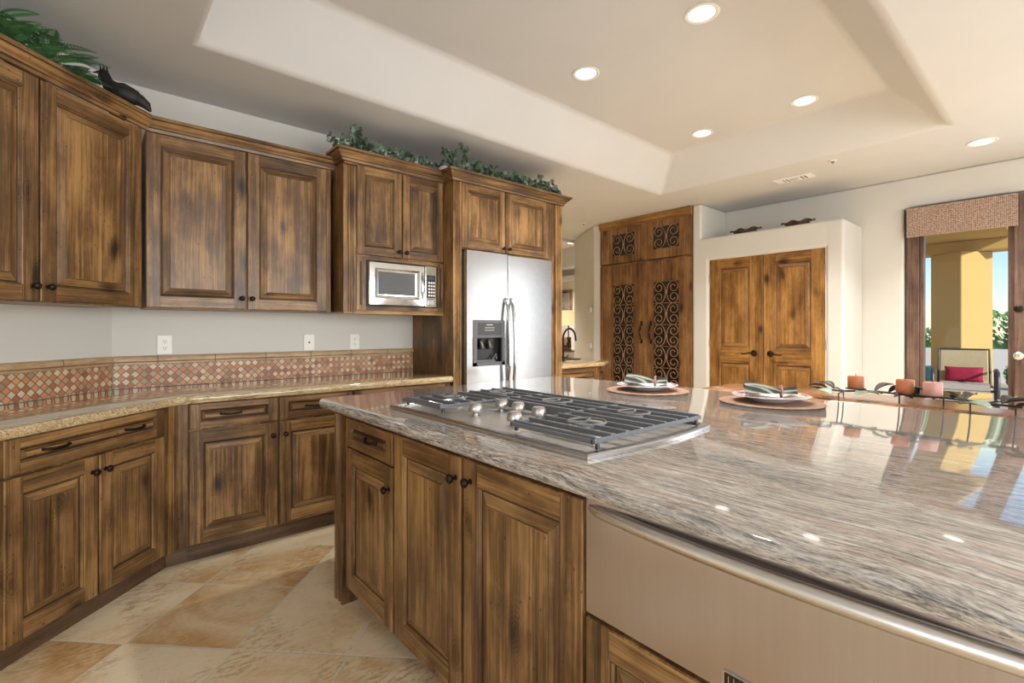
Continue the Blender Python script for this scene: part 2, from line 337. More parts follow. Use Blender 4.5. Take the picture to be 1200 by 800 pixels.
# ------------------------------------------------------------------ mesh helpers
class MB:
    def __init__(s): s.v = []; s.f = []; s.m = []; s.names = []
    def mi(s, m):
        if m not in s.names: s.names.append(m)
        return s.names.index(m)
    def add(s, vs, fs, m, T=None):
        b = len(s.v); k = s.mi(m)
        for p in vs: s.v.append(tuple(T @ Vector(p)) if T is not None else tuple(p))
        for f in fs: s.f.append([b + i for i in f]); s.m.append(k)
    def box(s, x0, x1, y0, y1, z0, z1, m, T=None, ch=0.0):
        if x1 < x0: x0, x1 = x1, x0
        if y1 < y0: y0, y1 = y1, y0
        if z1 < z0: z0, z1 = z1, z0
        if ch > 0:
            bm = bmesh.new(); bmesh.ops.create_cube(bm, size=1.0)
            for q in bm.verts: q.co = Vector(((x0 + x1) / 2 + q.co.x * (x1 - x0), (y0 + y1) / 2 + q.co.y * (y1 - y0), (z0 + z1) / 2 + q.co.z * (z1 - z0)))
            bmesh.ops.bevel(bm, geom=bm.edges[:], offset=ch, segments=2, affect='EDGES', profile=0.5)
            bm.verts.ensure_lookup_table(); bm.verts.index_update()
            s.add([q.co[:] for q in bm.verts], [[q.index for q in f.verts] for f in bm.faces], m, T); bm.free(); return
        vs = [(x0, y0, z0), (x1, y0, z0), (x1, y1, z0), (x0, y1, z0), (x0, y0, z1), (x1, y0, z1), (x1, y1, z1), (x0, y1, z1)]
        s.add(vs, [(0, 3, 2, 1), (4, 5, 6, 7), (0, 1, 5, 4), (1, 2, 6, 5), (2, 3, 7, 6), (3, 0, 4, 7)], m, T)
    def prism(s, poly, a, b, m, plane='xy', T=None):
        n = len(poly)
        def P(p, h): return {'xy': (p[0], p[1], h), 'yz': (h, p[0], p[1]), 'xz': (p[0], h, p[1])}[plane]
        vs = [P(p, a) for p in poly] + [P(p, b) for p in poly]
        fs = [list(range(n))[::-1], list(range(n, 2 * n))] + [(i, (i + 1) % n, n + (i + 1) % n, n + i) for i in range(n)]
        s.add(vs, fs, m, T)
    def rings(s, rs, m, cap0=True, cap1=True, closed=True, T=None):
        n = len(rs[0]); vs = [p for r in rs for p in r]; fs = []
        for i in range(len(rs) - 1):
            for j in range(n if closed else n - 1):
                k = (j + 1) % n
                fs.append((i * n + j, i * n + k, (i + 1) * n + k, (i + 1) * n + j))
        if cap0: fs.append(list(range(n))[::-1])
        if cap1: fs.append([(len(rs) - 1) * n + j for j in range(n)])
        s.add(vs, fs, m, T)
    def tube(s, pts, r, m, seg=8, T=None, closed=False, flat_=1.0):
        pts = [Vector(p) for p in pts]; n = len(pts)
        rad = r if isinstance(r, (list, tuple)) else [r] * n
        rs = []; prev = None
        for i, p in enumerate(pts):
            if closed: d = pts[(i + 1) % n] - pts[i - 1]
            else: d = pts[min(i + 1, n - 1)] - pts[max(i - 1, 0)]
            d = d.normalized() if d.length > 1e-9 else Vector((0, 0, 1))
            if prev is None:
                a = Vector((0, 0, 1)) if abs(d.z) < 0.9 else Vector((1, 0, 0)); u = d.cross(a).normalized()
            else: u = (prev - d * prev.dot(d)).normalized()
            w = d.cross(u); prev = u
            rs.append([p + u * (rad[i] * math.cos(2 * math.pi * k / seg)) + w * (rad[i] * flat_ * math.sin(2 * math.pi * k / seg)) for k in range(seg)])
        if closed: rs.append(rs[0])
        s.rings(rs, m, not closed, not closed, T=T)
    def lathe(s, prof, m, seg=24, c=(0, 0, 0), axis='z', T=None):
        rs = []
        for r, h in prof:
            ring = []
            for k in range(seg):
                a = 2 * math.pi * k / seg; x, y = max(r, 1e-4) * math.cos(a), max(r, 1e-4) * math.sin(a)
                q = {'z': (x, y, h), 'x': (h, x, y), 'y': (x, h, -y)}[axis]
                ring.append((q[0] + c[0], q[1] + c[1], q[2] + c[2]))
            rs.append(ring)
        s.rings(rs, m, T=T)
    def build(s, name, parent=None, smooth=None, loc=None, rz=0, bevel=0.0, rot=None, bseg=2):
        me = bpy.data.meshes.new(name); me.from_pydata(s.v, [], s.f)
        for q in s.names: me.materials.append(M[q])
        me.polygons.foreach_set('material_index', s.m)
        bm = bmesh.new(); bm.from_mesh(me)
        bmesh.ops.recalc_face_normals(bm, faces=bm.faces)
        if smooth is not None:
            for f in bm.faces: f.smooth = True
            for e in bm.edges:
                if len(e.link_faces) == 2 and e.calc_face_angle(0) > R(smooth): e.smooth = False
        bm.to_mesh(me); bm.free(); me.update()
        o = bpy.data.objects.new(name, me); COL.objects.link(o)
        if parent is not None: o.parent = parent
        if loc is not None: o.location = loc
        if rz: o.rotation_euler = (0, 0, rz)
        if rot: o.rotation_euler = rot
        if bevel:
            b = o.modifiers.new('bevel', 'BEVEL'); b.width = bevel; b.segments = bseg; b.limit_method = 'ANGLE'; b.angle_limit = R(40)
            if bseg > 2 or smooth is not None:
                b.harden_normals = True
        return o
def tag(o, label, cat, group=None, kind=None):
    o['label'] = label; o['category'] = cat
    if group: o['group'] = group
    if kind: o['kind'] = kind
    return o
def thing(name, label, cat, loc=(0, 0, 0), rz=0, group=None):
    o = bpy.data.objects.new(name, None); COL.objects.link(o); o.empty_display_size = 0.1
    o.location = loc; o.rotation_euler = (0, 0, rz); return tag(o, label, cat, group)
def struct(name, mb, parent=None, **kw):
    o = mb.build(name, parent, **kw)
    if parent is None: o['kind'] = 'structure'
    return o
def to_local(root, pts):
    c, s_ = math.cos(-root.rotation_euler.z), math.sin(-root.rotation_euler.z); L = root.location
    return [((p[0] - L.x) * c - (p[1] - L.y) * s_, (p[0] - L.x) * s_ + (p[1] - L.y) * c) for p in pts]
def offset_path(pts, d, closed=False):
    """offset to the left of the path direction by d, mitred"""
    n = len(pts); out = []
    for i in range(n):
        if closed: a, b, c = pts[i - 1], pts[i], pts[(i + 1) % n]
        else: a, b, c = pts[max(i - 1, 0)], pts[i], pts[min(i + 1, n - 1)]
        def nrm(p, q):
            dx, dy = q[0] - p[0], q[1] - p[1]; l = math.hypot(dx, dy)
            return (-dy / l, dx / l) if l > 1e-9 else None
        n1, n2 = nrm(a, b), nrm(b, c)
        n1 = n1 or n2; n2 = n2 or n1
        mx, my = n1[0] + n2[0], n1[1] + n2[1]; k = 2.0 / (mx * mx + my * my)
        out.append((b[0] + mx * k * d, b[1] + my * k * d))
    return out
def round_poly(pts, rad, seg=8):
    out = []; n = len(pts)
    for i in range(n):
        r = rad[i] if isinstance(rad, (list, tuple)) else rad
        p = Vector(pts[i][:2]); a = Vector(pts[i - 1][:2]); b = Vector(pts[(i + 1) % n][:2])
        if r <= 0: out.append(tuple(p)); continue
        u = (a - p).normalized(); w = (b - p).normalized(); ang = u.angle(w); tl = r / math.tan(ang / 2)
        s0 = p + u * tl; s1 = p + w * tl; cc = p + (u + w).normalized() * (r / math.sin(ang / 2))
        a0 = math.atan2(s0.y - cc.y, s0.x - cc.x); a1 = math.atan2(s1.y - cc.y, s1.x - cc.x)
        da = (a1 - a0 + math.pi) % (2 * math.pi) - math.pi
        for k in range(seg + 1):
            t_ = a0 + da * k / seg; out.append((cc.x + r * math.cos(t_), cc.y + r * math.sin(t_)))
    return out
def slab(mb, poly, zt, th, m, nose=0.020):
    """poly counter-clockwise; bullnose edge all round"""
    prof = [(nose, -th), (nose * 0.35, -th * 0.93), (nose * 0.06, -th * 0.72), (0, -th * 0.5), (nose * 0.06, -th * 0.28), (nose * 0.35, -th * 0.08), (nose, 0)]
    rs = [[(p[0], p[1], zt + dz) for p in offset_path(poly, ins, True)] for ins, dz in prof]
    mb.rings(rs, m)
def sweep(mb, path, prof, m, dark=()):
    """prof = (outward to the right of path direction, z); segments listed in dark are glazed grooves"""
    offs = {o_: offset_path(path, -o_) for o_, z in prof}
    n = len(prof); N = len(path)
    vs = [(offs[o_][i][0], offs[o_][i][1], z) for i in range(N) for o_, z in prof]
    for j in range(n):
        k = (j + 1) % n
        mb.add(vs, [(i * n + j, i * n + k, (i + 1) * n + k, (i + 1) * n + j) for i in range(N - 1)], 'glaze' if j in dark else m)
    mb.add(vs, [list(range(n))[::-1], [(N - 1) * n + j for j in range(n)]], m)

# ------------------------------------------------------------------ cabinet parts
def panel_face(mb, x0, x1, z0, z1, yf, th, panels, mv='wood_v', mh='wood_h', gl='glaze', bev=0.045, deep=0.012, rail_h=False):
    """five-piece door or drawer front: stiles, rails and raised panels; front at y=yf, back at yf+th (y grows into the cabinet)"""
    ch = 0.003
    xs0, xs1 = panels[0][0], panels[0][1]
    y1 = yf + ch
    # edges
    ring_b = [(x0, yf + th, z0), (x1, yf + th, z0), (x1, yf + th, z1), (x0, yf + th, z1)]
    ring_a = [(x0, y1, z0), (x1, y1, z0), (x1, y1, z1), (x0, y1, z1)]
    ring_f = [(x0 + ch, yf, z0 + ch), (x1 - ch, yf, z0 + ch), (x1 - ch, yf, z1 - ch), (x0 + ch, yf, z1 - ch)]
    mb.rings([ring_b, ring_a], mv, True, False)
    mb.rings([ring_a, ring_f], mv, False, False)
    X0, X1, Z0, Z1 = x0 + ch, x1 - ch, z0 + ch, z1 - ch
    g = 0.0016   # fine glazed joint line between stile and rail
    def q(a, b, c, d, m): mb.add([(a, yf, c), (b, yf, c), (b, yf, d), (a, yf, d)], [(0, 1, 2, 3)], m)
    q(X0, xs0, Z0, Z1, mv); q(xs1, X1, Z0, Z1, mv)
    zz = [Z0] + [v for p in panels for v in (p[2], p[3])] + [Z1]
    for i in range(0, len(zz), 2):
        q(xs0, xs0 + g, zz[i], zz[i + 1], gl); q(xs1 - g, xs1, zz[i], zz[i + 1], gl)
        q(xs0 + g, xs1 - g, zz[i], zz[i + 1], mh)
    for (a, b, c, d) in panels:
        bv = min(bev, (d - c) * 0.30, (b - a) * 0.3)
        prof = [(0, 0, mv), (0.003, 0.002, mv), (0.0050, 0.0024, gl), (0.010, deep, mv), (0.0140, deep + 0.0015, gl), (bv, 0.0030, mv), (bv + 0.0020, 0.0030, gl), (bv + 0.0036, 0.0004, mv)]
        def ring(i_, dy): return [(a + i_, yf + dy, c + i_), (b - i_, yf + dy, c + i_), (b - i_, yf + dy, d - i_), (a + i_, yf + dy, d - i_)]
        for k in range(len(prof) - 1):
            r0, r1 = ring(prof[k][0], prof[k][1]), ring(prof[k + 1][0], prof[k + 1][1])
            for j in range(4):
                jj = (j + 1) % 4
                mm = prof[k + 1][2]
                if mm == mv and j in (0, 2): mm = mh
                mb.add([r0[j], r0[jj], r1[jj], r1[j]], [(0, 1, 2, 3)], mm)
        mb.add(ring(prof[-1][0], prof[-1][1]), [(0, 1, 2, 3)], mh if rail_h else mv)
def knob(parent, x, z, yf, r=0.0155):
    mb = MB(); mb.lathe([(0.009, 0.0), (0.009, -0.002), (0.0055, -0.004), (0.005, -0.014), (r * 0.8, -0.018), (r, -0.023), (r * 0.92, -0.029), (r * 0.5, -0.033), (0.0, -0.034)], 'bronze', 16, axis='y')
    return mb.build('knob', parent, 50, loc=(x, yf, z))
def pull(parent, x, z, yf, w=0.10):
    mb = MB(); n = 14
    pts = [(-w / 2, 0, 0)] + [(-w / 2 + w * k / n, -0.012 - 0.013 * math.sin(math.pi * k / n), -0.003 * math.sin(math.pi * k / n)) for k in range(n + 1)] + [(w / 2, 0, 0)]
    rr = [0.006] + [0.0045 + 0.0018 * abs(math.cos(math.pi * k / n)) for k in range(n + 1)] + [0.006]
    mb.tube(pts, rr, 'bronze', 8)
    for k in range(3, n - 2):
        x_ = -w / 2 + w * k / n; mb.tube([(x_ - .0012, -0.012 - 0.013 * math.sin(math.pi * k / n), -0.003), (x_ + .0012, -0.012 - 0.013 * math.sin(math.pi * k / n), -0.003)], 0.0066, 'bronze', 8)
    return mb.build('pull', parent, 50, loc=(x, yf, z))
FT = 0.022
def add_door(root, x0, x1, z0, z1, knob_at=None, fw=0.062, name='door', bev=0.045):
    mb = MB(); panel_face(mb, x0, x1, z0, z1, -FT, FT - 0.001, [(x0 + fw, x1 - fw, z0 + fw, z1 - fw)], bev=bev)
    d = mb.build(name, root)
    if knob_at: knob(d, knob_at[0], knob_at[1], -FT)
    return d
def add_drawer(root, x0, x1, z0, z1, pulls=(), fw=0.036):
    mb = MB(); panel_face(mb, x0, x1, z0, z1, -FT, FT - 0.001, [(x0 + fw + 0.012, x1 - fw - 0.012, z0 + fw - 0.004, z1 - fw + 0.004)], bev=0.026, rail_h=True)
    d = mb.build('drawer', root)
    for px in pulls: pull(d, px, (z0 + z1) / 2 + 0.004, -FT + 0.002)
    return d
def fluted(mb, x0, x1, z0, z1, yf, y1, m='wood_v', n=3):
    w = x1 - x0; pr = [(x0, y1), (x0, yf)]
    mrg = w * 0.2; fw = (w - 2 * mrg) / n
    for k in range(n):
        a = x0 + mrg + k * fw
        pr += [(a, yf), (a + fw * 0.2, yf + 0.006), (a + fw * 0.8, yf + 0.006), (a + fw, yf)]
    pr += [(x1, yf), (x1, y1)]
    out = []
    for p in pr:
        if not out or (abs(out[-1][0] - p[0]) + abs(out[-1][1] - p[1])) > 1e-6: out.append(p)
    mb.prism(out, z0, z1, m, 'xy')
CROWN = [(0.0, 2.366), (0.010, 2.366), (0.010, 2.369), (0.013, 2.384), (0.019, 2.386), (0.019, 2.3885), (0.022, 2.396), (0.034, 2.408), (0.043, 2.424), (0.049, 2.426), (0.052, 2.430), (0.052, 2.444), (0.0, 2.444)]
def crown(root, wpts, dz=0.0, m='wood_h', k=1.0):
    mb = MB(); z0 = root.location.z
    sweep(mb, to_local(root, wpts), [(a * k, z - z0 + dz) for a, z in CROWN], m, (1, 4, 8))
    return mb.build('crown', root, 35)

# ================================================================== STRUCTURE
H = 2.74
mb = MB(); mb.box(-2.7, 6.25, -3.3, 9.5, -0.08, 0, 'floor'); mb.box(6.25, 9.3, 5.3, 9.5, -0.08, 0, 'floor'); struct('floor', mb)
# ceiling with tray
def ceiling():
    mb = MB()
    o = [(-2.7, -3.3), (6.25, -3.3), (6.25, 5.42), (-2.7, 5.42)]
    a = [(0.417, 0.60), (4.70, 0.60), (4.70, 2.96), (0.417, 2.96)]
    b = [(0.425, 0.90), (4.43, 0.90), (4.43, 2.665), (0.425, 2.665)]
    vs = [(p[0], p[1], H) for p in o + a] + [(p[0], p[1], 3.05) for p in b] + [(p[0], p[1], H + 0.14) for p in o] + [(p[0], p[1], 3.12) for p in a]
    fs = []
    for j in range(4):
        k = (j + 1) % 4
        fs += [(j, k, 4 + k, 4 + j), (4 + j, 4 + k, 8 + k, 8 + j), (j, k, 12 + k, 12 + j), (12 + j, 12 + k, 16 + k, 16 + j)]
    fs += [(8, 9, 10, 11), (16, 17, 18, 19)]
    mb.add(vs, fs, 'ceiling')
    return struct('ceiling', mb, bevel=0.03, bseg=7)
ceiling()
# wall behind the range of cabinets (Y=3.70) and its 45 degree return
mb = MB(); mb.prism([(0.087, 3.70), (3.27, 3.70), (3.27, 3.86), (0.02, 3.86)], 0, H, 'wall'); struct('wall_left', mb)
mb = MB(); mb.prism([(-2.62, 0.993), (0.087, 3.70), (0.02, 3.86), (-2.74, 1.10)], 0, H, 'wall'); struct('wall_corner', mb)
# wall at the left of the room, with an opening added for its fill lamp
mb = MB(); mb.prism([(-3.3, 0), (1.0, 0), (1.0, H), (-3.3, H), (-3.3, 2.35), (0.1, 2.35), (0.1, 0.45), (-2.5, 0.45), (-2.5, 2.35), (-3.3, 2.35)], -2.74, -2.6, 'wall', 'yz')
struct('wall_west', mb)
# rear wall with its wide opening
mb = MB()
for (a, b, c, d) in ((-2.74, -0.6, 0, H), (3.8, 6.2, 0, H), (-0.6, 3.8, 0, 0.3), (-0.6, 3.8, 2.4, H)): mb.box(a, b, -3.34, -3.2, c, d, 'wall')
struct('wall_rear', mb)
# far wall: bump-out with ledge, full height pier, header over the tall cabinet
mb = MB(); mb.prism([(1.43, 0), (1.580, 0), (1.580, 2.075), (2.774, 2.075), (2.774, 0), (2.966, 0), (2.966, H), (2.855, H), (2.855, 2.33), (1.43, 2.33)], 5.38, 6.0, 'wall', 'yz')
struct('wall_far', mb, bevel=0.028, bseg=7)
mb = MB(); mb.prism([(5.38, 4.34), (5.38, 4.455), (5.985, 5.37), (6.2, 5.37), (6.2, 4.34)], 0, H, 'wall'); struct('wall_angled', mb, bevel=0.02, bseg=5)
# right-hand wall with door and window opening
mb = MB(); mb.prism([(-3.3, 0), (-1.50, 0), (-1.50, 2.452), (1.097, 2.452), (1.097, 0), (4.34, 0), (4.34, H), (-3.3, H)], 6.0, 6.2, 'wall', 'yz')
struct('wall_right', mb, bevel=0.02, bseg=5)
# room beyond the bar
mb = MB(); mb.box(1.35, 9.2, 9.4, 9.55, 0, 3.3, 'wall'); mb.box(9.2, 9.35, 5.22, 9.55, 0, 3.3, 'wall'); mb.box(1.2, 1.35, 3.86, 9.55, 0, 3.3, 'wall'); mb.box(6.2, 9.2, 5.22, 5.37, 0, 3.3, 'wall')
struct('wall_hall', mb)
mb = MB(); mb.box(1.2, 9.35, 5.42, 9.55, 3.25, 3.35, 'ceiling'); mb.box(8.75, 9.2, 5.42, 9.4, 2.78, 3.25, 'ceiling'); mb.box(9.0, 9.2, 5.42, 9.4, 2.50, 2.62, 'ceiling')
struct('ceiling_hall', mb, bevel=0.01)
mb = MB(); mb.box(1.2, 6.25, 5.40, 5.46, 2.70, 3.3, 'ceiling'); struct('trim_hall', mb)
mb = MB(); mb.box(5.988, 6.0, 1.10, 1.43, 0, 0.12, 'wall'); mb.box(5.368, 5.38, 1.43, 1.58, 0, 0.12, 'wall'); struct('baseboard_far', mb)

# window with woven shade, timber frame
def window_unit():
    mb = MB()
    y0, y1 = 0.378, 1.085
    mb.box(6.03, 6.13, 0.985, y1, 0, 2.44, 'frame_brown'); mb.box(6.05, 6.12, 0.950, 0.984, 0, 2.44, 'frame_brown')
    mb.box(6.03, 6.13, y0, 1.0, 2.36, 2.44, 'frame_brown'); mb.box(6.05, 6.12, y0, 0.955, 0.0, 0.22, 'frame_brown')
    mb.box(6.05, 6.12, 0.345, 0.385, 0, 2.44, 'frame_brown')
    w = struct('window_1', mb, bevel=0.004)
    g = MB(); g.box(6.08, 6.086, y0, 0.955, 0.22, 2.36, 'glass'); g.build('pane', w)
window_unit()
def patio_door():
    mb = MB()
    mb.box(6.0, 6.06, 0.205, 0.345, 0, 2.44, 'frame_brown'); mb.box(6.0, 6.06, -0.56, -0.42, 0, 2.44, 'frame_brown')
    mb.box(6.0, 6.06, -0.42, 0.205, 0, 0.3, 'frame_brown'); mb.box(6.0, 6.06, -0.42, 0.205, 2.28, 2.44, 'frame_brown')
    mb.box(5.99, 6.10, -0.64, -0.565, 0, 2.45, 'frame_brown')
    d = struct('door_3', mb, bevel=0.004)
    g = MB(); g.box(6.027, 6.033, -0.42, 0.205, 0.3, 2.28, 'glass'); g.build('pane', d)
    k = MB(); k.lathe([(0.030, 0), (0.030, -0.006), (0.024, -0.012), (0.010, -0.014), (0.0, -0.014)], 'bronze', 20, axis='x'); k.build('deadbolt', d, 40, loc=(6.0, 0.318, 1.447))
    k = MB(); k.lathe([(0.034, 0), (0.034, -0.006), (0.026, -0.012), (0.012, -0.016), (0.012, -0.03), (0, -0.03)], 'hinge', 20, axis='x'); k.build('lock_rose', d, 40, loc=(6.0, 0.318, 1.045))
    mb = MB(); mb.box(6.05, 6.10, -1.45, -0.66, 0, 2.45, 'frame_brown'); w = struct('door_4', mb, bevel=0.004)
patio_door()
sh = MB(); sh.box(5.935, 5.958, 0.318, 1.066, 2.162, 2.418, 'shade', ch=0.004); sh.box(5.925, 5.96, 0.318, 1.066, 2.40, 2.428, 'shade')
sh.box(5.932, 5.962, 0.318, 1.066, 2.155, 2.172, 'shade'); sh.box(5.958, 6.03, 0.34, 1.05, 2.37, 2.42, 'frame_brown')
o = sh.build('woven_shade', bevel=0.002); tag(o, 'tan woven reed valance shade across the top of the patio window', 'window shade')

# ================================================================== BASE + WALL CABINETS, LONG WALL
FY = 3.117   # face frame plane of base cabinets, door fronts at 3.095
def base_unit(root, x0, x1, depth, fronts, toe=True, top=0.874):
    mb = MB(); mb.box(x0, x1, 0, depth, 0.105, top, 'wood_v'); mb.build('body', root, bevel=0.0015)
    if toe:
        mb = MB(); mb.box(x0, x1, 0.055, 0.075, 0, 0.105, 'toe'); mb.build('toe_kick', root)
r = thing('base_cabinet', 'brown alder base cabinet with two drawers over two doors, right of the inside corner', 'cabinet', (0.39, FY, 0))
base_unit(r, 0.0, 0.905, 0.57, None)
add_drawer(r, 0.003, 0.444, 0.733, 0.868, (0.20,)); add_drawer(r, 0.455, 0.900, 0.733, 0.868, (0.655,))
add_door(r, 0.003, 0.444, 0.112, 0.722, (0.416, 0.648)); add_door(r, 0.455, 0.900, 0.112, 0.722, (0.485, 0.648))
r = thing('base_cabinet', 'brown alder base cabinet between the island tip and the refrigerator surround, mostly hidden', 'cabinet', (1.30, FY, 0))
base_unit(r, 0.0, 0.765, 0.57, None)
add_drawer(r, 0.006, 0.756, 0.733, 0.868, (0.38,)); add_door(r, 0.006, 0.378, 0.112, 0.722, (0.35, 0.648)); add_door(r, 0.386, 0.756, 0.112, 0.722, (0.415, 0.648))
# corner filler
mb = MB(); pts = [(0.285 + 0.012, 3.05 + 0.012 + 0.0), (0.325, 3.090), (0.346, 3.102), (0.388, 3.104), (0.388, 3.20), (0.19, 3.16)]
mb.prism(pts, 0.105, 0.874, 'wood_v')
mb.prism([(0.2306, 3.1045), (0.298, 3.172), (0.39, 3.172), (0.39, 3.20), (0.21, 3.16)], 0.0, 0.105, 'toe')
o = mb.build('corner_filler'); tag(o, 'narrow upright alder filler post at the inside corner between the two base cabinets', 'cabinet filler')
# base cabinet, angled section
k2 = 1 / math.sqrt(2)
def A_pt(x, off): # along the angled wall: world x on door face line Y-X=2.765, off = metres inward
    return (x - off * k2, x + 2.765 + off * k2)
p0 = A_pt(-0.24, 0.022)
r = thing('base_cabinet', 'base cabinet on the angled wall with one wide two-pull drawer over two doors', 'cabinet', (p0[0], p0[1], 0), R(45))
L = (0.285 + 0.24) / k2
base_unit(r, 0.0, L, 0.57, None)
add_drawer(r, 0.0, L - 0.003, 0.733, 0.868, (0.185, 0.555), fw=0.040)
add_door(r, 0.0, 0.368, 0.112, 0.722, (0.340, 0.655)); add_door(r, 0.376, L - 0.003, 0.112, 0.722, (0.402, 0.655))
p1 = A_pt(-0.24 - 0.60 * k2 - 0.01, 0.05)
r = thing('base_cabinet', 'alder base cabinet at the left edge of the view, only its dark side showing', 'cabinet', (p1[0], p1[1], 0), R(45))
base_unit(r, 0.0, 0.598, 0.54, None); add_door(r, 0.004, 0.594, 0.112, 0.868, (0.56, 0.75))

# countertop: long wall + angled
def wall_counter():
    fo = 0.040   # overhang past door faces
    c0 = (0.33, 3.095)
    ang = [(-1.75, 1.863 - 0.0 + 0.0), ]
    # front line angled: Y-X = 2.765 - fo*sqrt2 ; straight: Y = 3.095-fo
    k = 2.765 - fo * math.sqrt(2); yb = 3.095 - fo; xi = yb - k
    poly = [(-1.6, -1.6 + k), (xi, yb), (2.068, yb), (2.068, 3.698), (0.088, 3.698), (-2.2, 1.41)]
    poly = [(-1.6, -1.6 + k), (xi, yb), (2.064, yb), (2.064, 3.697), (0.089, 3.697), (-1.6 - 0.43, -2.03 + 3.606)]
    poly = round_poly(poly, [0, 0.22, 0.02, 0, 0, 0], 10)
    mb = MB(); slab(mb, poly, 0.92, 0.045, 'granite_wall', 0.018)
    o = mb.build('countertop', None, 30); tag(o, 'polished golden speckled granite countertop running along the left and angled walls', 'countertop')
wall_counter()
# backsplashes
def backsplash(loc, rz, x0, x1, label):
    r = thing('backsplash', label, 'backsplash', loc, rz)
    mb = MB(); mb.box(x0, x1, -0.010, 0, 0.9205, 1.058, 'mosaic'); mb.build('mosaic_field', r)
    mb = MB(); mb.box(x0, x1, -0.014, 0, 1.0585, 1.073, 'trim_tile'); mb.build('pencil_trim', r, bevel=0.003)
    mb = MB(); mb.prism([(-0.018, 1.0745), (-0.024, 1.079), (-0.024, 1.096), (-0.020, 1.105), (-0.012, 1.1105), (0, 1.112), (0, 1.0745)], x0, x1, 'trim_tile', 'yz'); mb.build('cap_tile', r, 40)
backsplash((0.0, 3.699, 0), 0, 0.093, 2.068, 'low mosaic backsplash of terracotta and cream diamonds along the wall with three outlets')
backsplash((0.0862, 3.6992, 0), R(45), -2.6, -0.006, 'low diamond mosaic backsplash on the angled wall at the far left')

# wall cabinets, long wall (door faces Y=3.34)
UY = 3.362
r = thing('wall_cabinet', 'alder wall cabinet with two tall doors between the inside corner and the microwave cabinet', 'cabinet', (0.22, UY, 1.39))
mb = MB(); mb.box(0.002, 1.022, 0, 0.336, 0.0, 0.98, 'wood_v'); mb.build('body', r, bevel=0.0015)
mb = MB(); mb.box(0.995, 1.022, -0.012, 0, 0.0, 0.98, 'wood_v'); mb.build('filler', r)
add_door(r, 0.004, 0.497, 0.004, 0.972, (0.474, 0.070)); add_door(r, 0.508, 0.992, 0.004, 0.972, (0.530, 0.070))
crown(r, [(0.2306, 3.3556), (1.265, 3.3556)])
# wall cabinets, angled wall
def U_pt(x, off): return (x - off * k2, x + 3.120 + off * k2)
def upper_angled(x_r, n_len, doors, label):
    p = U_pt(x_r - n_len * k2, 0.022)
    r = thing('wall_cabinet', label, 'cabinet', (p[0], p[1], 1.39), R(45))
    mb = MB(); mb.box(0, n_len - 0.001, 0, 0.33, 0, 0.98, 'wood_v'); mb.build('body', r, bevel=0.0015)
    for (a, b, kx) in doors: add_door(r, a, b, 0.004, 0.972, (kx, 0.068), fw=0.066)
    return r
LA = 1.03
ra = upper_angled(0.213, LA, [(LA - 1.022, LA - 0.548, LA - 0.574), (LA - 0.540, LA - 0.024, LA - 0.512)], 'alder wall cabinet with two tall doors on the angled wall at upper left')
mb = MB(); mb.box(LA - 0.020, LA - 0.002, -0.012, 0, 0, 0.98, 'wood_v'); mb.build('filler', ra)
e1 = U_pt(0.213 - LA * k2, 0.006)
crown(ra, [e1, (0.2306 - 0.0, 3.3556 - 0.0)])
rb = upper_angled(0.213 - LA * k2 - 0.002, 0.8, [(0.004, 0.396, 0.37), (0.404, 0.796, 0.43)], 'alder wall cabinet on the angled wall just outside the left edge of the view')

# microwave cabinet
MY = 3.222
rm = thing('microwave_cabinet', 'alder wall cabinet holding the built-in microwave, two short doors above it', 'cabinet', (1.276, MY, 1.39))
mb = MB(); w = 0.792
mb.box(0, w, 0.0, 0.475, 0.372, 1.0, 'wood_v'); mb.box(0, 0.162 - 0.0, 0.0, 0.475, 0.0, 0.372, 'wood_v'); mb.box(0.724, w, 0.0, 0.475, 0.0, 0.372, 'wood_v')
mb.box(0.162, 0.724, 0.0, 0.475, 0, 0.040, 'wood_h'); mb.box(0.162, 0.724, 0.42, 0.475, 0.04, 0.372, 'void'); mb.box(-0.0, w, -0.016, 0.0, -0.012, 0.012, 'wood_h')
mb.build('body', rm, bevel=0.0015)
mb = MB(); fluted(mb, -0.004, 0.084, 0.0, 0.985, -0.024, 0.0); mb.build('pilaster', rm)
mb = MB(); mb.box(0.090, 0.156, -0.018, 0, 0.015, 0.385, 'wood_v'); mb.box(0.112, 0.128, -0.0195, -0.0178, 0.05, 0.35, 'glaze')
mb.box(0.733, 0.785, -0.018, 0, 0.015, 0.385, 'wood_v'); mb.box(0.752, 0.764, -0.0195, -0.0178, 0.05, 0.35, 'glaze')
mb.box(0.156, 0.733, -0.018, 0, 0.364, 0.385, 'wood_h'); mb.box(0.156, 0.733, -0.018, 0, 0.015, 0.042, 'wood_h'); mb.build('microwave_surround', rm)
add_door(rm, 0.090, 0.430, 0.398, 1.012, (0.404, 0.438), fw=0.055, bev=0.036); add_door(rm, 0.438, 0.784, 0.398, 1.012, (0.462, 0.438), fw=0.055, bev=0.036)
crown(rm, [(1.272, 3.345), (1.272, 3.198), (2.064, 3.198)], 0.034, k=1.25)
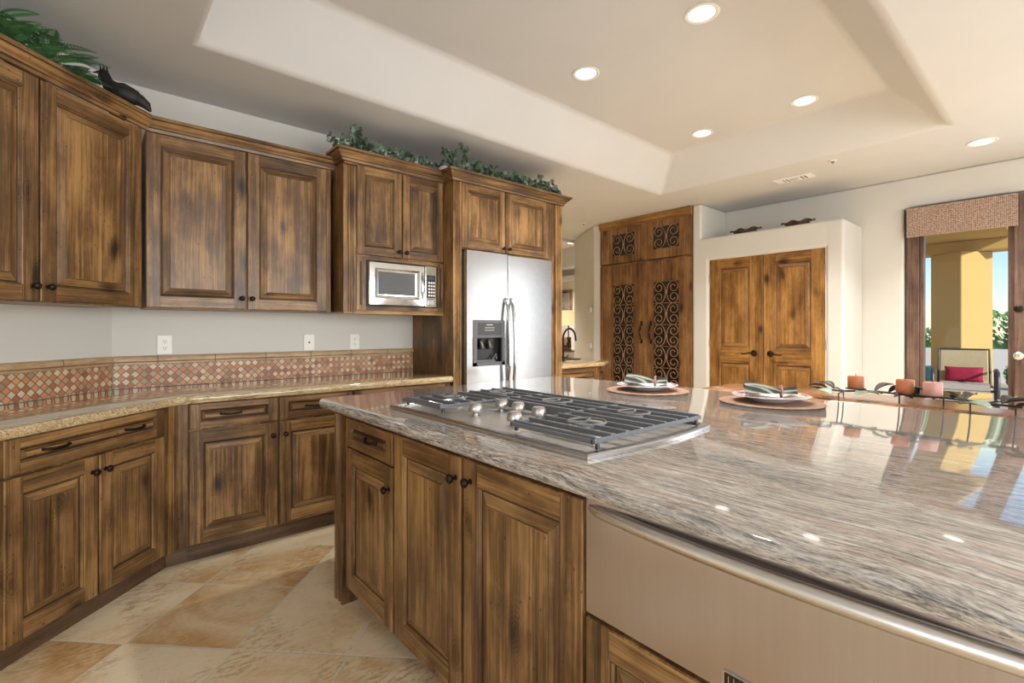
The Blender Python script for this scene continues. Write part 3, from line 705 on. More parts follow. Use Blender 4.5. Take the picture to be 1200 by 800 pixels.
# microwave oven
def microwave():
    r = thing('microwave', 'stainless built-in microwave with grey window and black keypad under the short cabinet doors', 'microwave', (1.44, MY - 0.02, 1.434))
    W_, Hh = 0.558, 0.318
    mb = MB(); mb.box(0.004, W_ - 0.004, 0.03, 0.40, 0.002, Hh - 0.002, 'black'); mb.box(0, W_, 0.014, 0.03, 0, Hh, 'black'); mb.build('case', r)
    # door: frame around the window
    mb = MB(); dw = 0.452
    a, b, c, d = 0.085, 0.375, 0.085, 0.245
    outer = [(0.006, 0.0, 0.006), (dw, 0.0, 0.006), (dw, 0.0, Hh - 0.006), (0.006, 0.0, Hh - 0.006)]
    of = [(0.012, -0.012, 0.012), (dw - 0.006, -0.012, 0.012), (dw - 0.006, -0.012, Hh - 0.012), (0.012, -0.012, Hh - 0.012)]
    m1 = [(a - 0.035, -0.018, c - 0.03), (b + 0.035, -0.018, c - 0.03), (b + 0.035, -0.018, d + 0.022), (a - 0.035, -0.018, d + 0.022)]
    m2 = [(a - 0.020, -0.006, c - 0.014), (b + 0.018, -0.006, c - 0.014), (b + 0.018, -0.006, d + 0.012), (a - 0.020, -0.006, d + 0.012)]
    m3 = [(a, 0.0, c), (b, 0.0, c), (b, 0.0, d), (a, 0.0, d)]
    back = [(0.006, 0.014, 0.006), (dw, 0.014, 0.006), (dw, 0.014, Hh - 0.006), (0.006, 0.014, Hh - 0.006)]
    mb.rings([back, outer, of, m1, m2, m3], 'steel_hi', True, False)
    dr = mb.build('door', r, 20)
    g = MB(); g.box(a - 0.003, b + 0.003, 0.0, 0.006, c - 0.003, d + 0.003, 'micro_glass'); g.build('window_pane', dr)
    h = MB(); h.tube([(b + 0.052, -0.012, 0.06)] + [(b + 0.052, -0.012 - 0.022 * math.sin(math.pi * k / 8), 0.06 + 0.20 * k / 8) for k in range(9)] + [(b + 0.052, -0.012, 0.26)], 0.007, 'steel_hi', 8); h.build('handle', dr, 50)
    p = MB(); p.box(dw + 0.004, W_ - 0.006, -0.012, 0.014, 0.006, Hh - 0.006, 'steel_hi', ch=0.003); pn = p.build('control_panel', r)
    p = MB(); p.box(dw + 0.016, W_ - 0.018, -0.014, -0.0115, 0.075, 0.245, 'black'); kp = p.build('keypad', pn)
    p = MB(); p.box(dw + 0.024, W_ - 0.026, -0.0152, -0.0135, 0.212, 0.236, 'dk_grey'); p.build('display', pn)
    p = MB()
    for i in range(3):
        for j in range(5):
            xx = dw + 0.026 + i * 0.021; zz = 0.086 + j * 0.024
            p.box(xx, xx + 0.014, -0.0155, -0.0138, zz, zz + 0.013, 'white')
    p.build('key_markings', pn)
    p = MB(); p.box(dw + 0.020, W_ - 0.022, -0.016, -0.012, 0.022, 0.058, 'steel', ch=0.003); p.build('open_button', pn)
microwave()

# refrigerator surround
rf = thing('refrigerator_surround', 'tall alder surround with fluted posts and two small doors above the refrigerator', 'cabinet', (2.07, 3.102, 0))
mb = MB(); mb.box(0.0, 0.022, 0.0, 0.594, 0.0, 2.42, 'wood_v'); mb.box(1.05, 1.19, 0.0, 0.594, 0.0, 2.42, 'wood_v')
mb.box(0.022, 1.05, 0.0, 0.594, 1.893, 2.42, 'wood_v'); mb.box(0.022, 1.05, 0.58, 0.594, 0, 1.893, 'wood_v'); mb.build('body', rf, bevel=0.0015)
for (a, b) in ((-0.002, 0.076), (1.105, 1.190)):
    mb = MB(); fluted(mb, a, b, 0.0, 2.40, -0.026, 0.0, n=3); mb.build('pilaster', rf)
mb = MB(); mb.box(1.030, 1.104, -0.012, 0.0, 0.0, 2.40, 'wood_v'); mb.build('filler', rf)
add_door(rf, 0.082, 0.518, 1.900, 2.412, (0.492, 1.935), fw=0.055, bev=0.036); add_door(rf, 0.526, 1.022, 1.900, 2.412, (0.552, 1.935), fw=0.055, bev=0.036)
crown(rf, [(2.066, 3.21), (2.066, 3.074), (3.262, 3.074), (3.262, 3.60)], 0.034, k=1.25)

def fridge():
    r = thing('refrigerator', 'stainless side-by-side refrigerator with ice and water dispenser in the left door', 'refrigerator', (2.152, 3.045, 0))
    W_ = 0.925
    mb = MB(); mb.box(0.0, W_, 0.03, 0.62, 0.02, 1.870, 'dk_grey'); mb.box(0.01, W_ - 0.01, 0.0, 0.03, 0.02, 0.09, 'black'); mb.build('case', r)
    def dr(x0, x1, hole=None):
        m_ = MB(); z0, z1 = 0.10, 1.878; y0, y1 = -0.022, 0.028
        if not hole: m_.box(x0, x1, y0, y1, z0, z1, 'steel_fridge', ch=0.006)
        else:
            a, b, c, d = hole
            for (p, q, s_, u) in ((x0, a, z0, z1), (b, x1, z0, z1), (a, b, z0, c), (a, b, d, z1)): m_.box(p, q, y0, y1, s_, u, 'steel_fridge')
        return m_.build('door', r)
    hole = (0.062, 0.378, 0.985, 1.345)
    d1 = dr(0.004, 0.408, hole); d2 = dr(0.418, W_ - 0.002)
    a, b, c, d = hole
    # dispenser
    mb = MB()
    mb.box(a, b, -0.028, 0.0, 1.205, d, 'grey_plastic', ch=0.004); mb.box(a, a + 0.035, -0.028, 0.0, c, 1.205, 'grey_plastic'); mb.box(b - 0.030, b, -0.028, 0.0, c, 1.205, 'grey_plastic')
    mb.box(a, b, -0.028, 0.0, c, c + 0.028, 'grey_plastic'); mb.box(a, b, 0.022, 0.028, c, 1.205, 'black')
    for (p, q) in ((a + 0.034, a + 0.037), (b - 0.033, b - 0.030)): mb.box(p, q, -0.01, 0.022, c + 0.02, 1.205, 'black')
    ds = mb.build('dispenser', d1)
    mb = MB(); mb.box(a + 0.045, b - 0.04, -0.0305, -0.028, 1.225, 1.322, 'dk_grey'); pn = mb.build('control_panel', ds)
    mb = MB()
    for i in range(6):
        for j in range(2): mb.box(a + 0.110 + i * 0.016, a + 0.118 + i * 0.016, -0.032, -0.030, 1.262 + j * 0.02, 1.266 + j * 0.02, 'white')
    mb.box(a + 0.125, a + 0.185, -0.032, -0.030, 1.305, 1.309, 'white'); mb.build('panel_markings', pn)
    for px in (a + 0.095, a + 0.175):
        mb = MB(); mb.tube([(px, 0.015, 1.19), (px, -0.005, 1.15), (px + 0.004, -0.012, 1.12)], [0.016, 0.018, 0.022], 'steel_dk', 10); mb.build('paddle', ds, 50)
    mb = MB(); mb.box(a + 0.04, a + 0.22, -0.022, 0.02, c + 0.03, c + 0.045, 'grey_plastic'); mb.tube([(a + 0.2, -0.01, c + 0.045), (a + 0.235, -0.01, c + 0.09), (a + 0.24, -0.01, c + 0.05)], 0.006, 'steel_dk', 6); mb.build('drip_tray', ds)
    for px, s_ in ((0.384, -1), (0.442, 1)):
        n = 16; pts = [(px, -0.02, 1.515)] + [(px, -0.03 - 0.048 * math.sin(math.pi * k / n) ** 0.6, 1.515 - 0.83 * k / n) for k in range(n + 1)] + [(px, -0.02, 0.685)]
        mb = MB(); mb.tube(pts, 0.0125, 'steel_hi', 10, flat_=1.2); mb.build('handle', d1 if s_ < 0 else d2, 50)
fridge()

# ================================================================== ISLAND
IX = 0.897   # face frame plane; door faces at 0.875
ri = thing('island_cabinet', 'alder island cabinet under the cooktop with a fluted corner post, one drawer and three doors', 'cabinet', (IX, 2.285, 0), R(-90))
# local x runs toward -Y, local y runs toward +X
def iy(Y): return 2.285 - Y
mb = MB(); mb.box(0.03, iy(0.757), 0.0, 1.45, 0.105, 0.879, 'wood_v'); mb.build('body', ri, bevel=0.0015)
mb = MB(); mb.box(0.06, iy(0.757), 0.055, 0.075, 0, 0.105, 'dk_toe' if 'dk_toe' in M else 'toe'); mb.box(0.06, 0.075, 0.055, 1.4, 0, 0.105, 'toe'); mb.build('toe_kick', ri)
mb = MB(); fluted(mb, -0.012, 0.078, 0.0, 0.874, -0.026, 0.05, n=2); mb.build('corner_post', ri)
add_drawer(ri, iy(2.172), iy(1.722), 0.742, 0.868, (iy(1.905),), fw=0.04)
add_door(ri, iy(2.172), iy(1.722), 0.100, 0.734, (iy(1.748), 0.648), fw=0.066)
add_door(ri, iy(1.704), iy(1.262), 0.100, 0.868, (iy(1.288), 0.800), fw=0.066)
add_door(ri, iy(1.246), iy(0.761), 0.100, 0.868, (iy(1.208), 0.806), fw=0.070)
# warming drawer cabinet
rw = thing('island_cabinet', 'island cabinet holding the wide stainless warming drawer with its bowed tube handle', 'cabinet', (IX, 0.754, 0), R(-90))
mb = MB(); mb.box(0.0, 0.80, 0.03, 1.45, 0.105, 0.874, 'wood_v'); mb.box(0.0, 0.80, 0.0, 0.03, 0.105, 0.61, 'wood_v'); mb.build('body', rw)
mb = MB(); mb.box(0.0, 0.80, 0.055, 0.075, 0, 0.105, 'toe'); mb.build('toe_kick', rw)
add_door(rw, 0.004, 0.796, 0.112, 0.598, None, fw=0.066, name='lower_front')
def warming():
    r = rw
    W_ = 0.768; ox = -0.001
    mb = MB(); n = 24; z0, z1 = 0.606, 0.876
    f = lambda x: -0.015 - 0.004 * math.sin(math.pi * x / W_)
    xs = [W_ * k / n for k in range(n + 1)]
    mb.rings([[(x, f(x), z0), (x, f(x), z1), (x, 0.028, z1), (x, 0.028, z0)] for x in xs], 'steel_v'); fr = mb.build('warming_drawer', r, 30, loc=(ox, 0, 0), bevel=0.0015)
    fr['label'] = 'stainless steel warming drawer front'
    n = 30; x0, x1 = 0.012, 0.760; zh = 0.852
    pts = [(x0 - 0.002, f(x0) + 0.005, zh)] + [(x0 + (x1 - x0) * k / n, -0.010 - 0.030 * math.sin(math.pi * k / n) ** 0.8, zh) for k in range(n + 1)] + [(x1 + 0.002, f(x1) + 0.005, zh)]
    rr = [0.006, 0.010] + [0.0150] * (n - 1) + [0.009, 0.006]
    mb = MB(); mb.tube(pts, rr, 'steel_well', 16); mb.build('handle', fr, 60)
    mb = MB(); bx = 0.385; y_ = f(bx) - 0.001
    mb.box(bx - 0.052, bx + 0.052, y_ - 0.003, y_ + 0.002, 0.622, 0.648, 'steel_hi'); mb.box(bx - 0.049, bx + 0.049, y_ - 0.0036, y_, 0.6245, 0.6455, 'black')
    for k in range(9):
        xx = bx - 0.042 + k * 0.0098; mb.box(xx, xx + 0.0018, y_ - 0.0042, y_ - 0.003, 0.628, 0.642, 'steel_hi')
    mb.build('badge', fr)
warming()
re_ = thing('island_cabinet', 'alder island cabinet past the warming drawer at the right edge of the view', 'cabinet', (IX, -0.05, 0), R(-90))
mb = MB(); mb.box(0.0, 0.55, 0.0, 1.45, 0.105, 0.874, 'wood_v'); mb.build('body', re_)
mb = MB(); mb.box(0.0, 0.55, 0.055, 0.075, 0, 0.105, 'toe'); mb.build('toe_kick', re_)
add_door(re_, 0.004, 0.546, 0.112, 0.868, (0.04, 0.80))
# island top
def island_top():
    P = [(0.858, 2.535), (0.858, -0.66), (2.74, -0.66), (2.775, 0.30), (2.765, 0.9), (2.745, 1.5), (2.70, 2.1), (2.645, 2.58)]
    poly = P  # given clockwise? order: along front down, then back up => counter-clockwise seen from above
    poly = round_poly(poly, [0.075, 0.05, 0.05, 0, 0, 0, 0, 0.05], 8)
    # gentle bow of the front edge at the warming drawer
    front = []
    for p in poly:
        front.append(p)
    out = []
    for i, p in enumerate(front):
        out.append(p)
        q = front[(i + 1) % len(front)]
        if abs(p[0] - 0.858) < 1e-6 and abs(q[0] - 0.858) < 1e-6 and abs(p[1] - q[1]) > 1:
            y = 0.80
            while y > -0.05:
                out.append((0.858 - 0.006 * math.sin(math.pi * (0.80 - y) / 0.85), y)); y -= 0.05
    mb = MB(); slab(mb, out, 0.92, 0.040, 'granite_island', 0.020)
    o = mb.build('island_countertop', None, 30); tag(o, 'large polished island countertop of wavy grey, cream and pink granite', 'countertop')
island_top()

# cooktop -----------------------------------------------------------
CX, CY = 1.0, 1.99     # front left corner; length along -Y = 1.14, depth along +X
def cooktop():
    r = thing('cooktop', 'stainless gas cooktop with five burners and black grates set in the island', 'cooktop', (1.0, 0.85, 0.92))
    Lc, D = 1.135, 0.665
    n = 12
    def outline(off, bow=0.03):
        p = []
        for k in range(n + 1):
            t_ = k / n; p.append((off + t_ * (D - 2 * off), off - bow * math.sin(math.pi * t_)))         # end nearest the viewer's right
        for k in range(n + 1):
            t_ = k / n; p.append((D - off - t_ * (D - 2 * off), Lc - off + bow * math.sin(math.pi * t_)))
        return p
    mb = MB()
    rs = [[(p[0], p[1], z) for p in outline(o_)] for o_, z in ((0.0, 0.0005), (0.0, 0.011), (0.004, 0.0155), (0.022, 0.0155), (0.030, 0.006))]
    mb.rings(rs, 'steel'); tray = mb.build('tray', r, 40)
    mb = MB(); mb.rings([[(p[0], p[1], z) for p in outline(0.034)] for z in (0.0062, 0.0072)], 'steel_well'); mb.build('spill_well', r)
    # burners
    B = [(0.245, 0.20, 0.048), (0.515, 0.205, 0.04), (0.50, 0.585, 0.052), (0.235, 0.965, 0.036), (0.50, 0.96, 0.045)]
    for (x, y, rad) in B:
        b = MB(); b.lathe([(rad + 0.012, 0.007), (rad + 0.010, 0.012), (rad, 0.014), (rad, 0.024), (rad * 0.9, 0.026)], 'knob_metal', 24, (x, y, 0)); bo = b.build('burner', r, 40)
        b = MB(); b.lathe([(rad * 0.82, 0.0262), (rad * 0.84, 0.031), (rad * 0.75, 0.034), (0, 0.035)], 'cast_iron', 24, (x, y, 0)); b.build('burner_cap', bo, 40)
    # grates: each a frame, cross fingers and rings
    def grate(x0, x1, y0, y1, rings_, fingers):
        g = MB(); zt = 0.050; h = 0.014; w_ = 0.010
        zf = 0.030
        fr_pts = [(x0, y0), (x1, y0), (x1, y1), (x0, y1)]
        for i in range(4):
            a, b = fr_pts[i], fr_pts[(i + 1) % 4]
            if abs(a[1] - b[1]) < 1e-6: g.box(min(a[0], b[0]) - w_ / 2, max(a[0], b[0]) + w_ / 2, a[1] - w_ / 2, a[1] + w_ / 2, zf, zf + h, 'cast_iron', ch=0.003)
            else: g.box(a[0] - w_ / 2, a[0] + w_ / 2, min(a[1], b[1]) - w_ / 2, max(a[1], b[1]) + w_ / 2, zf, zf + h, 'cast_iron', ch=0.003)
        for (fx, a, b) in fingers:
            g.box(fx - 0.0055, fx + 0.0055, a, b, zf + 0.004, zt, 'cast_iron', ch=0.0025)
        for (cx, cy) in [(x0 + 0.02, y0), (x1 - 0.02, y0), (x0 + 0.02, y1), (x1 - 0.02, y1)]:
            g.lathe([(0.007, 0.0135), (0.006, zf + 0.002)], 'black', 8, (cx, cy, 0))
        go = g.build('grate', r)
        for (cx, cy, rr) in rings_:
            q = MB(); q.tube([(cx + rr * math.cos(2 * math.pi * k / 28), cy + rr * math.sin(2 * math.pi * k / 28), zt - 0.002) for k in range(28)], 0.0042, 'cast_iron_lt', 6, closed=True)
            for k in range(3):
                a_ = R(30 + 120 * k); q.tube([(cx, cy, zt - 0.003), (cx + rr * math.cos(a_), cy + rr * math.sin(a_), zt - 0.002)], 0.004, 'cast_iron_lt', 6)
            q.build('burner_ring', go, 50)
    x0, x1 = 0.055, 0.640
    def fing(ya, yb, xs): return [(x, ya - 0.004, yb + 0.004) for x in xs]
    gap = 0.052
    # right grate (nearest the viewer's right): local y 0.03..0.375
    xsR = [x0 + 0.012 + (x1 - x0 - 0.024) * k / 8 for k in range(9)]
    def split(xs, y0, y1, rings_, long_=()):
        out = []
        for i, x in enumerate(xs):
            hit = [q for q in rings_ if abs(x - q[0]) < q[2]]
            if i in (0, len(xs) - 1) or not hit: out.append((x, y0 - 0.004, y1 + 0.004)); continue
            cx, cy, rr = hit[0]; dy = math.sqrt(max(rr * rr - (x - cx) ** 2, 0))
            out.append((x, y0 - 0.004, cy - dy + 0.004)); out.append((x, cy + dy - 0.004, y1 + 0.004))
        return out
    rg = [(0.232, 0.200, 0.062), (0.500, 0.205, 0.056)]; grate(x0, x1, 0.028, 0.372, rg, split(xsR, 0.028, 0.372, rg))
    rg = [(0.232, 0.965, 0.050), (0.495, 0.960, 0.056)]; grate(x0, x1, 0.822, 1.108, rg, split(xsR, 0.822, 1.108, rg))
    xc = [0.372, 0.425, 0.492, 0.56, 0.628]
    rg = [(0.497, 0.590, 0.062)]; grate(0.360, x1, 0.384, 0.810, rg, split(xc, 0.384, 0.810, rg))
    mb = MB(); mb.box(0.352, 0.362, 0.384, 0.812, 0.018, 0.052, 'cast_iron', ch=0.003); mb.build('grate_bar', r)
    # knobs
    for (x, y) in ((0.165, 0.722), (0.312, 0.735), (0.308, 0.625), (0.152, 0.470), (0.290, 0.488)):
        b = MB(); b.lathe([(0.014, 0.0075), (0.014, 0.014), (0.009, 0.016), (0.011, 0.020), (0.0285, 0.024), (0.0300, 0.031), (0.0255, 0.050), (0.021, 0.055), (0, 0.056)], 'knob_metal', 20, (x, y, 0)); b.build('knob', r, 35)
cooktop()

# ================================================================== TABLE BEYOND ISLAND, SETTINGS, CENTREPIECE
def bar_table():
    P = [(2.782, 1.485), (2.795, 1.0), (2.812, 0.30), (2.79, -0.10), (2.92, 0.02), (3.045, 0.146), (3.13, 0.243), (3.22, 0.425), (3.275, 0.62), (3.262, 1.0), (3.215, 1.485)]
    r = thing('bar_table', 'dark plank-topped wooden table standing against the far side of the island', 'table', (3.0, 0.8, 0))
    mb = MB(); loc = [(p[0] - 3.0, p[1] - 0.8) for p in P]
    slab(mb, loc, 0.915, 0.04, 'table_wood', 0.008); tp = mb.build('tabletop', r, 40)
    for (x, y) in ((-0.12, 0.55), (0.14, 0.55), (-0.12, -0.45), (0.05, -0.45)):
        mb = MB(); mb.box(x - 0.035, x + 0.035, y - 0.035, y + 0.035, 0, 0.876, 'table_wood', ch=0.004); mb.build('leg', r)
bar_table()
def setting(cx, cy, rot, which):
    z = 0.9205
    nm = 'near the centrepiece' if which else 'nearer the refrigerator'
    mb = MB(); mb.lathe([(0.222, 0), (0.228, 0.002), (0.226, 0.005), (0.21, 0.006), (0, 0.006)], 'placemat', 48)
    o = mb.build('placemat', None, 40, loc=(cx, cy, z)); tag(o, 'round brown coiled placemat on the island, ' + nm, 'placemat', 'place settings on the island')
    mb = MB(); mb.lathe([(0.075, 0), (0.082, 0.001), (0.105, 0.012), (0.125, 0.022), (0.168, 0.030), (0.170, 0.032), (0.166, 0.033), (0.122, 0.026), (0.10, 0.016), (0.07, 0.006), (0, 0.005)], 'plate', 48)
    o = mb.build('dinner_plate', None, 40, loc=(cx, cy, z + 0.0065)); tag(o, 'wide white dinner plate with magenta floral rim on the placemat ' + nm, 'plate', 'place settings on the island')
    mb = MB(); mb.lathe([(0.055, 0), (0.06, 0.001), (0.08, 0.008), (0.112, 0.016), (0.1135, 0.018), (0.110, 0.0185), (0.078, 0.012), (0.055, 0.005), (0, 0.004)], 'plate', 40)
    o = mb.build('salad_plate', None, 40, loc=(cx, cy, z + 0.0065 + 0.012)); tag(o, 'small white salad plate stacked on the dinner plate ' + nm, 'plate', 'place settings on the island')
    zz = z + 0.0065 + 0.031
    # napkin gathered through a ring: pleated fans either side
    mb = MB(); nu, nv = 26, 22
    vs = []; rnd = random.Random(3 + which)
    ph = rnd.random() * 6
    for i in range(nv + 1):
        t_ = -0.115 + 0.225 * i / nv        # along the napkin
        d = t_ - 0.045                      # ring position
        spread = 0.022 + (0.62 if d < 0 else 0.42) * abs(d) ** 1.0
        amp = 0.012 + 0.26 * abs(d)
        for j in range(nu + 1):
            u = -1 + 2 * j / nu
            fold = math.sin(u * 9.5 + ph + d * 10) * 0.5 + 0.5 * math.sin(u * 4.2 + 1.3 * ph)
            zc = 0.022 + 0.010 * math.cos(u * 1.5) + amp * (0.62 + 0.38 * fold) * (1 - 0.55 * u * u) - (0.10 * max(0, -d - 0.10))
            vs.append((t_, u * spread + 0.01 * math.sin(d * 18), zc))
    fs = [(i * (nu + 1) + j, i * (nu + 1) + j + 1, (i + 1) * (nu + 1) + j + 1, (i + 1) * (nu + 1) + j) for i in range(nv) for j in range(nu)]
    mb.add(vs, fs, 'napkin'); o = mb.build('napkin', None, 80, loc=(cx, cy, zz - 0.016), rz=rot)
    sm = o.modifiers.new('thick', 'SOLIDIFY'); sm.thickness = 0.003; sm.offset = 1
    sb = o.modifiers.new('sub', 'SUBSURF'); sb.levels = sb.render_levels = 1
    tag(o, 'folded sage green striped napkin lying on the plates ' + nm, 'napkin', 'place settings on the island')
    mb = MB(); mb.tube([(0, 0.024 * math.cos(2 * math.pi * k / 20), 0.022 * math.sin(2 * math.pi * k / 20)) for k in range(20)], 0.013, 'bead', 8, closed=True, flat_=0.45)
    c_, s_ = math.cos(rot), math.sin(rot)
    o = mb.build('napkin_ring', None, 50, loc=(cx + 0.045 * c_, cy + 0.045 * s_, zz + 0.016), rz=rot); tag(o, 'rose beaded napkin ring around the napkin ' + nm, 'napkin ring', 'place settings on the island')
setting(2.40, 1.60, R(-62), 0)
setting(2.46, 0.955, R(-62), 1)

def centerpiece():
    z = 0.916
    r = thing('candle_holder', 'dark metal branch centrepiece with leaves and three candle plates on the bar table', 'candle holder', (2.95, 0.5, z))
    def S(px): pass
    mb = MB()
    pts = [(-0.02, 0.42, 0.045), (0.0, 0.30, 0.035), (0.02, 0.15, 0.045), (0.0, 0.0, 0.040), (-0.03, -0.12, 0.045), (-0.06, -0.24, 0.040), (-0.07, -0.36, 0.035)]
    mb.tube(pts, 0.005, 'dark_metal', 8)
    for (x, y, dx, dy) in ((0.0, 0.30, 0.05, 0.04), (0.02, 0.10, -0.06, 0.02), (-0.03, -0.10, 0.07, -0.03), (-0.06, -0.25, 0.06, -0.06)):
        mb.tube([(x, y, 0.04), (x + dx * 0.5, y + dy * 0.5, 0.048), (x + dx, y + dy, 0.042)], 0.0035, 'dark_metal', 6)
    mb.build('branch', r, 50)
    for (x, y) in ((-0.14, 0.27), (0.05, 0.30), (-0.03, 0.05), (0.04, -0.10), (-0.10, -0.205), (-0.08, -0.34)):
        mb = MB(); mb.tube([(x * 0.3, y, 0.040), (x, y, 0.036), (x, y, 0.0)], 0.0032, 'dark_metal', 6); mb.build('foot', r, 50)
    for (x, y) in ((0.03, 0.24), (-0.02, 0.03), (-0.05, -0.075)):
        mb = MB(); mb.lathe([(0.030, 0.046), (0.044, 0.048), (0.046, 0.052), (0.040, 0.0515), (0, 0.0505)], 'dark_metal', 20, (x, y, 0)); mb.build('candle_plate', r, 40)
    def leaf(x, y, zz, az, tilt, L_, W_, m='dark_metal'):
        mb = MB(); n = 8; vs = []; 
        for i in range(n + 1):
            t_ = i / n; w_ = W_ * math.sin(math.pi * min(1, t_ * 0.96 + 0.03)) ** 0.8
            for j in (-1, -0.5, 0, 0.5, 1): vs.append((L_ * t_, w_ * j, 0.010 * math.sin(math.pi * t_) + 0.012 * abs(j) ** 2 * (w_ / W_)))
        fs = [(i * 5 + j, i * 5 + j + 1, (i + 1) * 5 + j + 1, (i + 1) * 5 + j) for i in range(n) for j in range(4)]
        mb.add(vs, fs, m); o = mb.build('leaf', r, 80, loc=(x, y, zz), rot=(0, R(-tilt), R(az)))
        sm = o.modifiers.new('t', 'SOLIDIFY'); sm.thickness = 0.0015
    for a in ((0.0, 0.36, 0.045, 100, 4, 0.09, 0.024), (0.0, 0.33, 0.045, 60, 14, 0.09, 0.026), (0.03, 0.16, 0.045, -60, 24, 0.09, 0.034), (0.02, 0.10, 0.045, -40, 12, 0.10, 0.026), (0.0, 0.06, 0.05, -90, 12, 0.11, 0.024),
              (-0.03, 0.0, 0.03, 140, 5, 0.09, 0.026), (-0.04, -0.02, 0.045, 30, 10, 0.10, 0.022), (-0.05, -0.14, 0.045, -150, 6, 0.09, 0.02), (-0.04, -0.18, 0.045, -20, 12, 0.09, 0.022), (-0.07, -0.30, 0.045, -80, 6, 0.12, 0.024), (-0.07, -0.30, 0.045, -20, 10, 0.10, 0.02), (-0.07, -0.34, 0.035, -130, 4, 0.10, 0.022)): leaf(*a)
    for (x, y, az) in ((-0.12, 0.31, 60), (-0.06, 0.22, -40), (-0.09, -0.17, -120)): leaf(x, y, 0.030, az, 0, 0.12, 0.045, 'verdigris')
    for (x, y, m, h, lb) in ((0.03, 0.24, 'candle', 0.062, 'leftmost of the three candles'), (-0.02, 0.03, 'candle', 0.064, 'middle of the three candles'), (-0.05, -0.075, 'candle_pale', 0.062, 'rightmost and palest of the three candles')):
        c = thing('pillar_candle', ('short rose pink' if 'pale' in m else 'short terracotta') + ' pillar candle, ' + lb, 'candle', (2.95 + x, 0.5 + y, z + 0.0525), 0, 'pillar candles on the centrepiece')
        mb = MB(); mb.lathe([(0.034, 0), (0.0355, 0.002), (0.0355, h - 0.004), (0.033, h), (0.024, h - 0.002), (0, h - 0.004)], m, 24); mb.build('wax', c, 40)
        mb = MB(); mb.tube([(0, 0, h - 0.005), (0.001, 0, h + 0.004), (0.003, 0.001, h + 0.011)], 0.0013, 'wick', 6); mb.build('wick', c)
centerpiece()

# ================================================================== FAR WALL: PANTRY DOORS, TALL CABINET
def pantry_leaf(n, y0, y1, handle_side):
    # local x toward -Y, local y toward +X ; root at (5.41, y1)
    mb = MB(); Wd = y1 - y0
    ins_l, ins_r = (0.125, 0.135) if handle_side > 0 else (0.12, 0.125)
    pans = [(ins_l, Wd - ins_r, 0.20, 0.905), (ins_l, Wd - ins_r, 1.068, 1.962)]
    panel_face(mb, 0, Wd, 0.01, 2.068, 0, 0.04, pans, 'door_v', 'door_h', bev=0.052, deep=0.012)
    o = mb.build('door_%d' % n, None, loc=(5.402, y1, 0), rz=R(-90)); o['kind'] = 'structure'
    hx = Wd - 0.085 if handle_side > 0 else 0.075
    s_ = -1 if handle_side > 0 else 1
    h = MB(); h.lathe([(0.034, 0), (0.034, -0.006), (0.026, -0.012), (0.012, -0.016), (0.012, -0.045), (0, -0.045)], 'bronze', 20, (hx, 0, 1.015), 'y')
    h.tube([(hx, -0.045, 1.015), (hx + s_ * 0.03, -0.05, 1.02), (hx + s_ * 0.075, -0.048, 1.008), (hx + s_ * 0.11, -0.046, 1.006), (hx + s_ * 0.125, -0.046, 1.014)], [0.010, 0.009, 0.008, 0.007, 0.005], 'bronze', 8)
    h.build('handle', o, 50)
    ex = -0.004 if handle_side > 0 else Wd - 0.004
    for zz in (0.25, 1.12, 1.86):
        g = MB(); g.box(ex, ex + 0.010, -0.008, 0.006, zz - 0.045, zz + 0.045, 'hinge'); g.build('hinge', o)
pantry_leaf(1, 2.177, 2.766, 1); pantry_leaf(2, 1.588, 2.170, -1)
mb = MB()
for (a, b, c, d) in ((2.766, 2.774, 0, 2.075), (1.580, 1.588, 0, 2.075), (1.588, 2.766, 2.069, 2.075)): mb.box(5.395, 5.46, a, b, c, d, 'white')
mb.box(5.46, 5.48, 1.58, 2.774, 0, 2.075, 'void'); struct('trim_1', mb)

